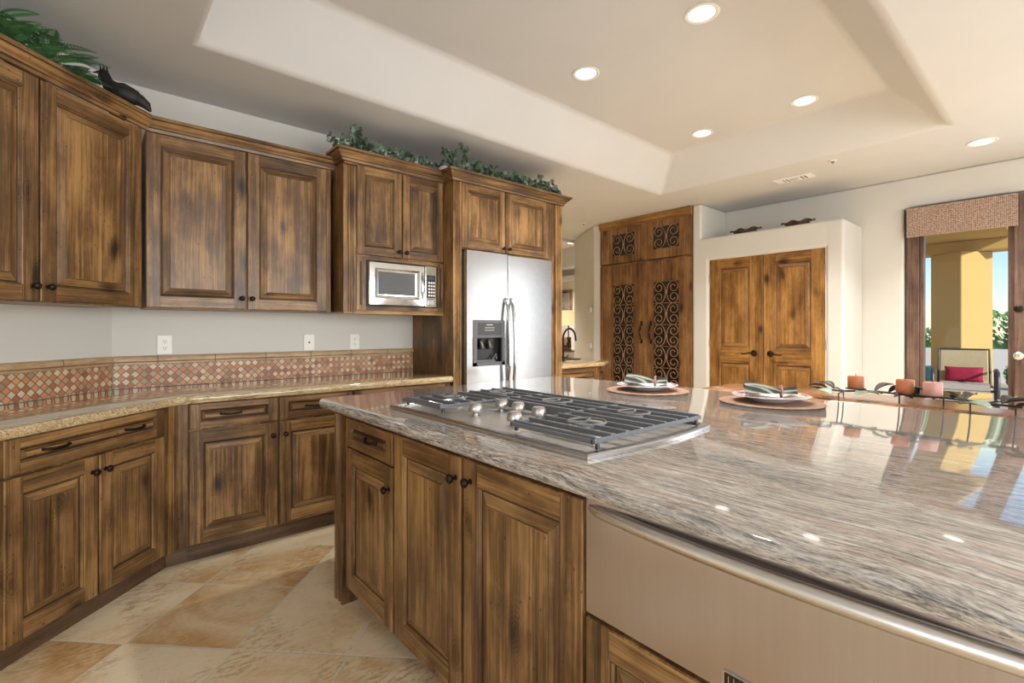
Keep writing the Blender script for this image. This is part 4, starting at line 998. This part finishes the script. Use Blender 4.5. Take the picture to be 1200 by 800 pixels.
def tall_cabinet():
    Y0, Y1 = 2.968, 4.338; Wd = Y1 - Y0
    r = thing('tall_cabinet', 'floor-to-ceiling plank cabinet with wrought iron scroll grilles left of the pantry doors', 'cabinet', (5.392, Y1, 0), R(-90))
    mb = MB(); mb.box(0, 0.03, 0.0, 0.55, 0, 2.72, 'plank_v'); mb.box(Wd - 0.03, Wd, 0.0, 0.55, 0, 2.72, 'plank_v'); mb.box(0.03, Wd - 0.03, 0.0, 0.55, 2.68, 2.72, 'plank_v'); mb.box(0.03, Wd - 0.03, 0.0, 0.55, 2.135, 2.16, 'plank_v')
    mb.box(0.03, Wd - 0.03, 0.5, 0.55, 0.0, 2.68, 'void'); mb.box(0.03, Wd - 0.03, 0.04, 0.5, 1.35, 1.37, 'plank_v'); mb.build('body', r)
    mb = MB(); mb.box(-0.004, Wd + 0.002, -0.045, 0.0, 2.655, 2.738, 'door_h'); mb.box(-0.004, Wd + 0.002, -0.030, 0.0, 2.635, 2.655, 'door_h'); mb.build('cornice', r, bevel=0.005)
    lx = lambda Y: Y1 - Y
    def scroll(g, cx, cz, hw, hh):
        for s_ in (-1, 1):
            pts = []
            ax = hw * 0.56; rc = hw * 0.40
            for up in (1, -1):
                sp = []
                for k in range(0, 27):
                    a = R(90 + k * 17); rr = rc * (1 - 0.72 * k / 26)
                    sp.append((-ax + rr * math.cos(a), hh - rc * 1.0 + rr * math.sin(a)))
                ell = [(-ax + (ax - 0.008) * math.sin(R(90 * q / 7)), hh * 0.999 * math.cos(R(90 * q / 7))) for q in range(1, 8)]
                if up == 1: pts += sp[::-1] + ell
                else: pts += [(a_, -b_) for a_, b_ in (ell[::-1])[1:]] + [(a_, -b_) for a_, b_ in sp]
            g.tube([(cx + s_ * a_, -0.004, cz + b_) for a_, b_ in pts], 0.0058, 'scroll', 6)
        g.lathe([(0.014, -0.018), (0.016, 0), (0.014, 0.018)], 'scroll', 8, (cx, -0.004, cz))
    def leaf(xa, xb, za, zb, wa, wb, wz0, wz1, n, pull_x=None):
        mb = MB(); yf, yb = -0.022, 0.0
        for (p, q, s_, u) in ((xa, wa, za, zb), (wb, xb, za, zb), (wa, wb, za, wz0), (wa, wb, wz1, zb)): mb.box(p, q, yf, yb, s_, u, 'plank_v')
        d = mb.build('door', r)
        gl = MB(); gl.box(wa, wb, -0.004, 0.0, wz0, wz1, 'dark_glass'); gl.build('glass', d)
        g = MB(); hh = (wz1 - wz0) / n / 2
        for k in range(n): scroll(g, (wa + wb) / 2, wz0 + hh * (2 * k + 1), (wb - wa) / 2, hh)
        for k in range(1, n): g.tube([(wa, -0.010, wz0 + 2 * hh * k), (wb, -0.010, wz0 + 2 * hh * k)], 0.0035, 'scroll', 6)
        g.build('grille', d, 60, loc=(0, -0.010, 0))
        if pull_x:
            h = MB(); zc = 1.235
            h.tube([(pull_x, 0, zc + 0.10), (pull_x, -0.03, zc + 0.085), (pull_x + 0.008, -0.045, zc + 0.04), (pull_x - 0.004, -0.05, zc), (pull_x + 0.008, -0.045, zc - 0.04), (pull_x, -0.03, zc - 0.085), (pull_x, 0, zc - 0.10)], [0.012, 0.010, 0.012, 0.009, 0.012, 0.010, 0.012], 'bronze', 8)
            for zz in (zc + 0.115, zc - 0.115): h.box(pull_x - 0.016, pull_x + 0.016, -0.008, 0, zz - 0.03, zz + 0.03, 'bronze', ch=0.004)
            h.build('pull', d, 60, loc=(0, -0.022, 0))
    c = lx(3.578)
    leaf(lx(4.332), c - 0.002, 2.165, 2.632, lx(4.130), lx(3.772), 2.262, 2.553, 1); leaf(c + 0.002, lx(2.972), 2.165, 2.632, lx(3.489), lx(3.134), 2.282, 2.560, 1)
    leaf(lx(4.332), c - 0.002, 0.02, 2.135, lx(4.118), lx(3.783), 0.525, 1.868, 5, lx(3.660)); leaf(c + 0.002, lx(2.972), 0.02, 2.135, lx(3.489), lx(3.134), 0.525, 1.868, 5, lx(3.520))
tall_cabinet()
# ledge ornaments
def driftbowl(loc, rz, L_, label):
    mb = MB(); n = 20; rs = []
    for i in range(n + 1):
        t_ = -1 + 2 * i / n; w_ = 0.055 * math.sqrt(max(1 - t_ * t_, 0.0)) + 0.004; h_ = 0.026 * (1 - abs(t_) ** 3) + 0.004; top = 0.048 + 0.010 * math.sin(t_ * 7)
        z0 = top - h_ - 0.012 * (1 - t_ * t_)
        rs.append([(t_ * L_ / 2, -w_ * 0.5, z0), (t_ * L_ / 2, w_ * 0.5, z0), (t_ * L_ / 2, w_, top), (t_ * L_ / 2, w_ * 0.82, top), (t_ * L_ / 2, 0, top - h_ * 0.5), (t_ * L_ / 2, -w_ * 0.82, top), (t_ * L_ / 2, -w_, top)])
    mb.rings(rs, 'drift')
    for s_ in (-1, 1):
        mb.tube([(s_ * L_ * 0.30, 0, 0.030), (s_ * L_ * 0.42, 0, 0.0)], [0.012, 0.009], 'drift', 8); mb.tube([(s_ * L_ * 0.5, 0, 0.045), (s_ * L_ * 0.56, 0, 0.036)], [0.012, 0.005], 'drift', 8)
    o = mb.build('carved_bowl', None, 50, loc=loc, rz=rz); tag(o, label, 'carved bowl', 'carved bowls on the ledge over the pantry')
driftbowl((5.49, 2.395, 2.335), R(90), 0.31, 'long dark carved wooden bowl on the ledge, the left one of two')
driftbowl((5.49, 1.865, 2.335), R(90), 0.29, 'long dark carved wooden bowl on the ledge, the right one of two')

# ================================================================== BAR, FAUCET, LAMP BEYOND
def bar():
    r = thing('bar_cabinet', 'alder bar cabinet with drawers beyond the refrigerator', 'cabinet', (3.285, 3.385, 0))
    mb = MB(); mb.prism([(0.0, 0.0), (0.86, 0.0), (1.12, 0.16), (1.12, 0.75), (0.0, 0.75)], 0.1, 0.874, 'wood_v'); mb.build('body', r)
    mb = MB(); mb.prism([(0.0, 0.05), (0.84, 0.05), (1.06, 0.20), (1.06, 0.70), (0.0, 0.70)], 0.0, 0.1, 'toe'); mb.build('toe_kick', r)
    add_drawer(r, 0.02, 0.83, 0.72, 0.862, ()); add_door(r, 0.02, 0.83, 0.112, 0.71, (0.78, 0.62))
    mb = MB(); panel_face(mb, 0.0, 0.27, 0.72, 0.862, 0, 0.02, [(0.035, 0.235, 0.75, 0.832)], bev=0.02, rail_h=True)
    a = math.atan2(0.16, 0.26); d = mb.build('drawer', r, loc=(0.872, -0.012, 0), rz=a); pull(d, 0.135, 0.80, 0.0)
    mb = MB(); panel_face(mb, 0.0, 0.27, 0.112, 0.71, 0, 0.02, [(0.05, 0.22, 0.162, 0.66)]); mb.build('door', r, loc=(0.872, -0.012, 0), rz=a)
    P = [(3.272, 3.335), (4.20, 3.335), (4.52, 3.50), (4.57, 4.20), (3.272, 4.20)]
    mb = MB(); slab(mb, round_poly(P, [0, 0.12, 0.12, 0.05, 0], 6), 0.92, 0.045, 'granite_wall', 0.018)
    o = mb.build('bar_countertop', None, 30); tag(o, 'small golden granite bar top with a rounded end beyond the refrigerator', 'countertop')
    f = thing('faucet', 'dark bronze gooseneck faucet on the bar top', 'faucet', (3.94, 3.70, 0.9205))
    mb = MB(); mb.lathe([(0.026, 0), (0.026, 0.008), (0.016, 0.014), (0.014, 0.05), (0.011, 0.055)], 'bronze', 16)
    pts = [(0, 0, 0.05), (0, 0, 0.26)] + [(0.085 - 0.085 * math.cos(R(15 * k)), -0.03 * (k / 12), 0.26 + 0.10 * math.sin(R(15 * k))) for k in range(1, 13)] + [(0.172, -0.032, 0.22)]
    mb.tube(pts, 0.011, 'bronze', 10); mb.build('spout', f, 50)
    mb = MB(); mb.tube([(0, 0, 0.03), (0.0, -0.05, 0.045), (0, -0.08, 0.07)], [0.008, 0.007, 0.006], 'bronze', 8); mb.build('lever', f, 50)
    mb = MB(); mb.rings([[(0.24 * a_ * math.cos(2 * math.pi * k / 28), 0.16 * a_ * math.sin(2 * math.pi * k / 28), z_) for k in range(28)] for a_, z_ in ((1.0, 0.0), (1.0, 0.006), (0.92, 0.006), (0.86, 0.002))], 'bronze'); o = mb.build('bar_sink', None, 40, loc=(4.18, 3.92, 0.9205)); tag(o, 'dark oval bar sink rim let into the bar top beside the faucet', 'sink')
bar()
mb = MB()
for z_ in (1.52, 1.00):
    mb.prism([(5.40, 4.50), (5.50, 4.651), (5.455, 4.682), (5.37, 4.52)], z_, z_ + 0.07, 'wall')
o = mb.build('trim_2', None, bevel=0.006); o['kind'] = 'structure'
def hall_items():
    r = thing('table_lamp', 'table lamp with a glowing cream shade in the room beyond the bar', 'lamp', (7.04, 6.47, 0.87))
    mb = MB(); mb.lathe([(0.15, 0.0), (0.145, 0.24), (0.135, 0.275), (0.12, 0.29)], 'shade_lamp', 28, (0, 0, 0.48)); mb.build('lamp_shade', r, 40)
    mb = MB(); mb.lathe([(0.075, 0), (0.075, 0.012), (0.015, 0.02), (0.010, 0.50)], 'bronze', 14); mb.build('base', r, 40)
    t_ = thing('side_cabinet', 'light side cabinet under the lamp in the room beyond the bar', 'cabinet', (7.04, 6.50, 0))
    mb = MB(); mb.box(-0.5, 0.5, -0.2, 0.25, 0.84, 0.869, 'table_wood'); mb.build('top', t_)
    mb = MB(); mb.box(-0.47, 0.47, -0.18, 0.23, 0.08, 0.84, 'stucco_white'); mb.build('body', t_)
    for x in (-0.4, 0.4):
        mb = MB(); mb.box(x - 0.03, x + 0.03, -0.15, 0.2, 0, 0.08, 'table_wood'); mb.build('foot', t_)
    mb = MB(); mb.box(6.86, 7.30, 6.62, 6.72, 0.8695, 1.12, 'kilim', ch=0.02); o = mb.build('patterned_box'); tag(o, 'red and black patterned box standing behind the lamp base', 'box')
    r = thing('picture_frame', 'framed picture on the wall above the lamp in the room beyond', 'picture', (9.19, 8.65, 1.68), R(-90))
    mb = MB(); mb.box(-0.35, 0.35, -0.03, 0, 0, 0.6, 'table_wood', ch=0.006); mb.build('frame', r)
    mb = MB(); mb.box(-0.27, 0.27, -0.034, -0.028, 0.08, 0.52, 'mirror_art'); mb.build('picture', r)
hall_items()

# ================================================================== CEILING FITTINGS, OUTLETS
def can_light(x, y, z, label, pw=16):
    r = thing('ceiling_light', label, 'ceiling light', (x, y, z - 0.0005), 0, 'recessed ceiling lights')
    mb = MB(); mb.lathe([(0.094, 0), (0.096, -0.003), (0.090, -0.007), (0.074, -0.005), (0.070, -0.001)], 'white', 36); mb.build('trim_ring', r, 50)
    mb = MB(); mb.lathe([(0.070, -0.0005), (0.066, -0.004), (0, -0.005)], 'lens', 32); mb.build('lens', r, 50)
    l = add_light('can_lamp', 'AREA', (0, 0, -0.012), (0, 0, -1), pw, (1.0, 0.97, 0.93), 0.13, shape='DISK', spread=R(100)); l.parent = r
can_light(2.60, 1.375, 3.05, 'recessed ceiling light at the top middle of the view, the nearest one in the tray')
can_light(2.60, 2.225, 3.05, 'recessed tray light above the refrigerator side, left one in the tray')
can_light(4.195, 1.377, 3.05, 'recessed tray light nearest the inner right corner of the tray')
can_light(4.19, 2.212, 3.05, 'recessed tray light at the far end, nearest the iron-grille cabinet')
can_light(5.276, 0.477, 2.74, 'recessed light in the lower ceiling above the patio window')
def hall_light():
    can_light(8.30, 7.55, 3.25, 'small recessed light in the room beyond the bar', 60)
hall_light()
can_light(3.7, 4.6, 2.74, 'added fill light over the bar, hidden behind the refrigerator surround', 22)  # fill lamp added out of sight to brighten the bar and angled wall
can_light(5.2, 6.9, 3.25, 'added fill light in the room beyond the bar, hidden behind the refrigerator', 40)  # second added lamp, out of sight, lifts the light beyond the bar
r = thing('ceiling_vent', 'white rectangular air vent in the ceiling above the pantry ledge', 'vent', (5.17, 1.79, 2.7395), R(0))
mb = MB(); mb.box(-0.085, 0.085, -0.165, 0.165, -0.006, 0, 'white', ch=0.002); mb.build('frame', r)
mb = MB()
mb.box(-0.06, 0.06, -0.14, 0.14, -0.0075, -0.0055, 'white')
for k in range(3): mb.box(-0.055, 0.055, -0.125 + k * 0.030, -0.113 + k * 0.030, -0.011, -0.006, 'white'); mb.box(-0.055, 0.055, 0.065 + k * 0.030, 0.077 + k * 0.030, -0.011, -0.006, 'white')
for k in range(3): mb.box(-0.05 + k * 0.035, -0.036 + k * 0.035, -0.03, 0.045, -0.011, -0.006, 'white')
mb.build('louvres', r)
mb = MB()
for (a, b, c, d) in ((-0.05, 0.05, -0.110, -0.098), (-0.05, 0.05, -0.080, -0.068), (-0.03, -0.018, -0.03, 0.04), (0.008, 0.02, -0.03, 0.04), (-0.05, 0.05, 0.08, 0.090), (-0.05, 0.05, 0.050, 0.06)): mb.box(a, b, c, d, -0.0082, -0.0072, 'void')
mb.build('slots', r)
def dot(x, y, z, label):
    mb = MB(); mb.lathe([(0.032, 0), (0.032, -0.004), (0.012, -0.006), (0.010, -0.022), (0.018, -0.026), (0, -0.027)], 'white', 16); o = mb.build('sprinkler', None, 40, loc=(x, y, z)); tag(o, label, 'sprinkler')
    q = MB(); q.lathe([(0.011, -0.006), (0.013, -0.020), (0.004, -0.030)], 'dk_grey', 10); q.build('nozzle', o, 40)
dot(4.878, 1.379, 2.7395, 'small sprinkler head in the ceiling just past the tray corner')
dot(5.15, 4.45, 2.7395, 'small dark sprinkler head in the ceiling beside the iron-grille cabinet')
def outlet(x, kind, label):
    r = thing('outlet' if kind == 'o' else 'cable_plate', label, 'wall outlet' if kind == 'o' else 'wall plate', (x, 3.6985, 1.175))
    mb = MB(); mb.box(-0.038, 0.038, -0.006, 0, -0.058, 0.058, 'outlet', ch=0.002); mb.build('plate', r)
    if kind == 'o':
        for s_ in (1, -1):
            mb = MB(); mb.lathe([(0.017, 0), (0.017, -0.003), (0, -0.003)], 'white', 18, (0, -0.006, s_ * 0.020), 'y')
            rc = mb.build('receptacle', r)
            mb = MB()
            for dx in (-0.006, 0.006): mb.box(dx - 0.0012, dx + 0.0012, -0.0096, -0.0088, s_ * 0.020 - 0.001, s_ * 0.020 + 0.008, 'void')
            mb.lathe([(0.0026, -0.0096), (0.0026, -0.0088)], 'void', 10, (0, 0, s_ * 0.020 - 0.007), 'y'); mb.build('slots', rc)
    else:
        mb = MB(); mb.lathe([(0.006, -0.006), (0.006, -0.012), (0.003, -0.014)], 'dk_grey', 12, (0, 0, 0), 'y'); mb.build('jack', r)
outlet(0.341, 'o', 'white duplex outlet on the wall nearest the inside corner')
outlet(1.212, 'c', 'blank white cable plate on the wall between the two duplex outlets')
outlet(1.560, 'o', 'white duplex outlet on the wall beneath the microwave')

# ================================================================== DECOR ON TOP OF CABINETS
def fern():
    z = 2.3705; r = thing('potted_fern', 'green artificial fern in a brown basket on top of the angled cabinets', 'plant', (-0.22, 3.05, z))
    mb = MB(); mb.lathe([(0.05, 0), (0.07, 0.04), (0.075, 0.085), (0.068, 0.09), (0.06, 0.07)], 'wicker', 20)
    n = 16
    bk = mb.build('basket', r, 50)
    mb = MB(); mb.tube([(-0.10, 0.0, 0.10), (-0.085, 0, 0.19), (0, 0, 0.235), (0.085, 0, 0.19), (0.10, 0.0, 0.10)], 0.012, 'wicker', 8, T=Matrix.Translation((0.02, 0.0, 0.09)) @ Matrix.Scale(0.7, 4)); mb.build('basket_handle', bk, 60)
    mb = MB(); rnd = random.Random(5)
    for i in range(80):
        bx = -0.36 + 0.54 * i / 79; base = Vector((bx * k2 + rnd.uniform(-0.03, 0.03) + 0.02, bx * k2 + rnd.uniform(-0.03, 0.03) - 0.02, 0.07 + rnd.uniform(0, 0.11)))
        az = rnd.uniform(0, 2 * math.pi); L_ = rnd.uniform(0.12, 0.20) * (1.25 if -0.1 < bx < 0.12 else 1.0); lift = rnd.uniform(0.5, 1.25)
        if i % 3 == 0: az = R(rnd.uniform(-80, 20)); lift = rnd.uniform(0.2, 0.8)
        N = 18; pp = []
        for k in range(N + 1):
            t_ = k / N; rr_ = L_ * (t_ * math.cos(lift * (1 - 0.5 * t_))); hz = L_ * (math.sin(lift) * t_ * 1.05 - 0.45 * t_ * t_)
            q = base + Vector((math.cos(az) * rr_, math.sin(az) * rr_, hz)); dn = (q.y - q.x) * k2
            if dn > 0.17: q += Vector((k2, -k2, 0)) * (dn - 0.17)
            q.z = min(q.z, 0.345); pp.append(q)
        mb.tube(pp, [0.0018 * (1 - 0.7 * k / N) for k in range(N + 1)], 'fern', 4)
        for k in range(2, N):
            d = (pp[k + 1] - pp[k - 1]).normalized(); side = d.cross(Vector((0, 0, 1))).normalized(); t_ = k / N
            ll = 0.040 * math.sin(math.pi * (0.12 + 0.86 * t_)) ** 0.8 * (1.1 - 0.4 * t_)
            for s_ in (-1, 1):
                tip = pp[k] + side * (s_ * ll) + d * (ll * 0.45) + Vector((0, 0, -ll * 0.15)); w_ = 0.0058
                mid = (pp[k] + tip) / 2
                mb.add([pp[k], mid + d * w_, tip, mid - d * w_], [(0, 1, 2, 3)], 'fern')
    mb.build('fronds', r)
fern()
def rooster():
    r = Matrix.Rotation(R(35), 4, 'Z')
    mb = MB()
    mb.lathe([(0.035, 0), (0.037, 0.008), (0.020, 0.014), (0.016, 0.03)], 'rooster', 14)
    mb.tube([(-0.105, 0, 0.085), (-0.07, 0, 0.105), (-0.02, 0, 0.115), (0.02, 0, 0.13), (0.040, 0, 0.165), (0.052, 0, 0.195), (0.062, 0, 0.21)], [0.012, 0.036, 0.052, 0.042, 0.024, 0.022, 0.014], 'rooster', 12)
    mb.tube([(0.058, 0, 0.205), (0.095, 0, 0.197)], [0.010, 0.002], 'rooster', 8)
    for (x, z_, h_) in ((0.040, 0.21, 0.024), (0.052, 0.212, 0.030), (0.064, 0.210, 0.022)): mb.tube([(x, 0, z_), (x + 0.002, 0, z_ + h_)], [0.009, 0.003], 'rooster', 8, flat_=0.5)
    mb.tube([(0.068, 0, 0.192), (0.070, 0, 0.168)], [0.007, 0.004], 'rooster', 8)
    mb.tube([(0.0, 0, 0.02), (0.0, 0, 0.08)], [0.014, 0.03], 'rooster', 10)
    mb.tube([(-0.08, 0, 0.10), (-0.115, 0, 0.075), (-0.13, 0, 0.05)], [0.03, 0.02, 0.006], 'rooster', 8)
    o = mb.build('rooster_figurine', None, 60, loc=(0.10, 3.255, 2.371), rz=R(160)); o.scale = (1.1, 1.1, 1.1); tag(o, 'small dark rooster figurine on top of the angled cabinet right of the fern', 'figurine')
rooster()
def eucalyptus(x0, x1, y, z, label, seed, bumps):
    r = thing('eucalyptus_garland', label, 'garland', ((x0 + x1) / 2, y, z)); rnd = random.Random(seed); L_ = x1 - x0
    st = MB(); lf = MB(); N = int(L_ * 58)
    st.tube([(-L_ / 2 + L_ * k / 20, -0.01 + 0.02 * math.sin(k * 1.7), 0.006) for k in range(21)], 0.0028, 'stem', 5)
    for i in range(N):
        t_ = i / (N - 1); bx = -L_ / 2 + L_ * t_
        hgt = 0.062
        for (c, w_, h_) in bumps: hgt += h_ * math.exp(-((t_ - c) / w_) ** 2)
        az = rnd.uniform(0, 2 * math.pi); p = Vector((bx, rnd.uniform(-0.05, 0.03), 0.01)); d = Vector((math.cos(az) * 0.7, math.sin(az) * 0.45, 0.9)).normalized()
        ln = hgt * rnd.uniform(0.75, 1.3); n = max(3, int(ln / 0.022)); pp = [p]
        for k in range(n): d = (d + Vector((rnd.uniform(-.3, .3), rnd.uniform(-.3, .3), rnd.uniform(-.12, .15)))).normalized(); pp.append(pp[-1] + d * (ln / n))
        for q in pp: q.z = max(q.z, 0.004)
        st.tube(pp, 0.0016, 'stem', 4)
        for q in pp[1:]:
            for s_ in (-1, 1):
                nn = Vector((rnd.uniform(-1, 1), rnd.uniform(-1, 0.4), rnd.uniform(-.3, 1))).normalized(); u = nn.orthogonal().normalized(); w_ = nn.cross(u)
                rr_ = rnd.uniform(0.013, 0.022); c = q + (u * s_) * rr_
                if c.z < rr_ * 1.05: c.z = rr_ * 1.05
                lf.add([c + u * (rr_ * math.cos(2 * math.pi * k / 8)) + w_ * (rr_ * 0.9 * math.sin(2 * math.pi * k / 8)) + nn * (0.003 * math.cos(4 * math.pi * k / 8)) for k in range(8)], [tuple(range(8))], 'euca')
    st.build('stems', r); lf.build('leaves', r)
eucalyptus(1.25, 2.02, 3.23, 2.479, 'grey-green eucalyptus garland on top of the microwave cabinet', 11, [(0.18, 0.14, 0.085), (0.42, 0.12, 0.05)])
eucalyptus(2.06, 3.28, 3.11, 2.479, 'longer grey-green eucalyptus garland on top of the refrigerator surround', 23, [(0.06, 0.09, 0.12), (0.25, 0.1, 0.05), (0.52, 0.05, 0.07), (0.78, 0.05, 0.09)])
mb = MB(); mb.box(2.09, 3.255, 3.10, 3.69, 2.42, 2.478, 'wood_v'); o = mb.build('top_board', None); 
o.parent = rf; o.location = (-2.07, -3.102, 0)
mb = MB(); mb.box(1.28, 2.06, 3.20, 3.69, 2.39, 2.478, 'wood_v'); o = mb.build('top_board', None); o.parent = rm; o.location = (-1.276, -MY, -1.39)

# ================================================================== PATIO
mb = MB(); mb.box(6.2, 26, -14, 14, -0.13, -0.05, 'patio'); o = mb.build('floor_patio'); o['kind'] = 'structure'
mb = MB(); mb.box(6.2, 13.6, 0.75, 6.0, 2.98, 3.12, 'stucco'); mb.box(12.7, 13.2, 0.75, 6.0, 2.76, 2.98, 'stucco'); o = mb.build('ceiling_patio', None, bevel=0.02); o['kind'] = 'structure'
mb = MB(); s_ = 0.32; mb.box(-s_, s_, -s_, s_, -0.05, 2.76, 'stucco', ch=0.02)
o = mb.build('patio_column', None, loc=(12.9, 1.47, 0), rz=R(52)); tag(o, 'massive square ochre stucco column outside the patio window', 'column')
mb = MB(); mb.box(17.0, 17.25, -8, 12, -0.05, 0.78, 'stucco_white'); o = mb.build('garden_wall'); tag(o, 'low white garden wall behind the ochre column', 'wall')
def hedge():
    mb = MB(); rnd = random.Random(9)
    for i in range(5200):
        c = Vector((rnd.uniform(17.6, 19.4), rnd.uniform(-3.5, 6.5), 0)); top = 1.35 + 0.35 * math.sin(c.y * 1.9) + 0.25 * math.sin(c.y * 4.7 + 1); c.z = rnd.uniform(0.1, top)
        n = Vector((rnd.uniform(-1, 0.2), rnd.uniform(-1, 1), rnd.uniform(-.2, 1))).normalized(); u = n.orthogonal().normalized(); w_ = n.cross(u); rr_ = rnd.uniform(0.06, 0.13)
        mb.add([c - u * rr_, c + w_ * rr_ * 0.5, c + u * rr_, c - w_ * rr_ * 0.5], [(0, 1, 2, 3)], 'hedge')
    mb.box(17.9, 19.2, -3.5, 6.5, -0.05, 0.9, 'hedge')
    o = mb.build('hedge'); tag(o, 'leafy green shrubs growing behind the white garden wall', 'shrubs', None, 'stuff')
hedge()
def glider():
    r = thing('glider_bench', 'dark metal patio glider bench with beige sling seat before the ochre column', 'patio chair', (11.2, 1.24, -0.05), R(-83))
    # local: x = width, front toward -y
    w_ = 0.36
    mb = MB(); mb.tube([(-w_ + 0.03, 0.16, 0.38), (-w_ + 0.04, 0.24, 0.98), (w_ - 0.04, 0.24, 0.98), (w_ - 0.03, 0.16, 0.38)], 0.02, 'chair_metal', 8); mb.build('back_frame', r)
    mb = MB(); mb.add([(-w_ + 0.06, 0.165, 0.44), (w_ - 0.06, 0.165, 0.44), (w_ - 0.07, 0.235, 0.965), (-w_ + 0.07, 0.235, 0.965), (-w_ + 0.06, 0.18, 0.44), (w_ - 0.06, 0.18, 0.44), (w_ - 0.07, 0.25, 0.965), (-w_ + 0.07, 0.25, 0.965)], [(0, 1, 2, 3), (4, 5, 6, 7), (0, 1, 5, 4), (2, 3, 7, 6), (1, 2, 6, 5), (0, 3, 7, 4)], 'sling'); mb.build('backrest', r)
    mb = MB(); mb.box(-w_ + 0.05, w_ - 0.05, -0.40, 0.16, 0.40, 0.43, 'sling_seat', ch=0.01); mb.box(-w_ + 0.05, w_ - 0.05, -0.42, -0.39, 0.30, 0.43, 'sling_seat'); mb.build('seat', r)
    mb = MB(); mb.tube([(-w_, -0.40, 0.33), (w_, -0.40, 0.33)], 0.022, 'chair_metal', 8); mb.tube([(-w_, 0.15, 0.36), (w_, 0.15, 0.36)], 0.022, 'chair_metal', 8); mb.build('seat_frame', r)
    for s_ in (-1, 1):
        x = s_ * (w_ + 0.03)
        mb = MB(); mb.tube([(x, 0.22, 0.62), (x, -0.05, 0.66), (x, -0.38, 0.63), (x, -0.45, 0.56), (x, -0.43, 0.22)], 0.028, 'chair_metal', 8, flat_=0.7); mb.build('armrest', r, 60)
        mb = MB(); mb.tube([(x, -0.50, 0.02), (x, -0.45, 0.10), (x, 0.2, 0.10), (x, 0.32, 0.02)], 0.024, 'chair_metal', 8); mb.tube([(x, 0.1, 0.1), (x, 0.2, 0.62)], 0.02, 'chair_metal', 8); mb.build('leg', r, 60)
    mb = MB(); mb.tube([(-w_, -0.2, 0.1), (w_, -0.2, 0.1)], 0.02, 'chair_metal', 8); mb.tube([(-w_ + 0.1, -0.3, 0.32), (w_ - 0.3, 0.0, 0.12)], 0.015, 'chair_metal', 6); mb.build('glide_base', r)
    # pillow
    me = MB(); nu, nv = 16, 10; vs = []
    for sgn in (1, -1):
        for i in range(nv + 1):
            for j in range(nu + 1):
                u, v_ = -1 + 2 * j / nu, -1 + 2 * i / nv
                b = ((1 - u ** 4) * (1 - v_ ** 4)) ** 0.5
                vs.append((u * 0.245 * (1 - 0.04 * (1 - v_ * v_)), sgn * 0.065 * b, v_ * 0.13 * (1 - 0.06 * (1 - u * u)) + 0.13))
    K = (nv + 1) * (nu + 1); fs = []
    for s2 in (0, K):
        fs += [(s2 + i * (nu + 1) + j, s2 + i * (nu + 1) + j + 1, s2 + (i + 1) * (nu + 1) + j + 1, s2 + (i + 1) * (nu + 1) + j) for i in range(nv) for j in range(nu)]
    me.add(vs, fs, 'red_cloth')
    c_, s_ = math.cos(R(-83)), math.sin(R(-83)); ly = 0.085
    o = me.build('pillow', None, 80, loc=(11.2 - s_ * ly, 1.24 + c_ * ly, 0.375), rz=R(-83)); tag(o, 'crimson lumbar pillow resting on the patio glider bench', 'pillow')
glider()
def side_table():
    r = thing('side_table', 'small metal patio side table right of the glider bench', 'table', (11.0, 0.42, -0.05))
    mb = MB(); mb.lathe([(0.24, 0.50), (0.25, 0.51), (0.25, 0.525), (0, 0.525)], 'chair_metal', 28); mb.build('tabletop', r, 40)
    for k in range(4):
        a = R(45 + 90 * k); mb = MB(); mb.tube([(0.20 * math.cos(a), 0.20 * math.sin(a), 0.50), (0.12 * math.cos(a), 0.12 * math.sin(a), 0.25), (0.20 * math.cos(a), 0.20 * math.sin(a), 0.0)], 0.012, 'chair_metal', 8); mb.build('leg', r, 60)
side_table()
for (x, y, m, lb) in ((15.6, 2.30, 'pot_teal', 'teal planter by the low garden wall left of the column'), (15.2, 0.72, 'hedge', 'clipped green shrub by the garden wall right of the column')):
    if m == 'pot_teal':
        mb = MB(); mb.lathe([(0.22, 0), (0.30, 0.25), (0.32, 0.42), (0.28, 0.42), (0.26, 0.38)], 'pot_teal', 24); o = mb.build('planter', None, 40, loc=(x, y, -0.05)); tag(o, lb, 'planter')
    else:
        mb = MB(); rnd = random.Random(4)
        for i in range(500):
            d = Vector((rnd.gauss(0, 1), rnd.gauss(0, 1), rnd.gauss(0, 1))).normalized() * 0.33 * rnd.uniform(0.8, 1); c = Vector((0, 0, 0.33)) + d
            n = (d.normalized() + Vector((rnd.uniform(-.5, .5), rnd.uniform(-.5, .5), rnd.uniform(-.5, .5)))).normalized(); u = n.orthogonal().normalized(); w_ = n.cross(u)
            mb.add([c - u * 0.05, c + w_ * 0.03, c + u * 0.05, c - w_ * 0.03], [(0, 1, 2, 3)], 'hedge')
        mb.lathe([(0.1, 0.0), (0.28, 0.2), (0.28, 0.45), (0.1, 0.6)], 'hedge', 12); o = mb.build('shrub', None, loc=(x, y, -0.05)); tag(o, lb, 'shrub')
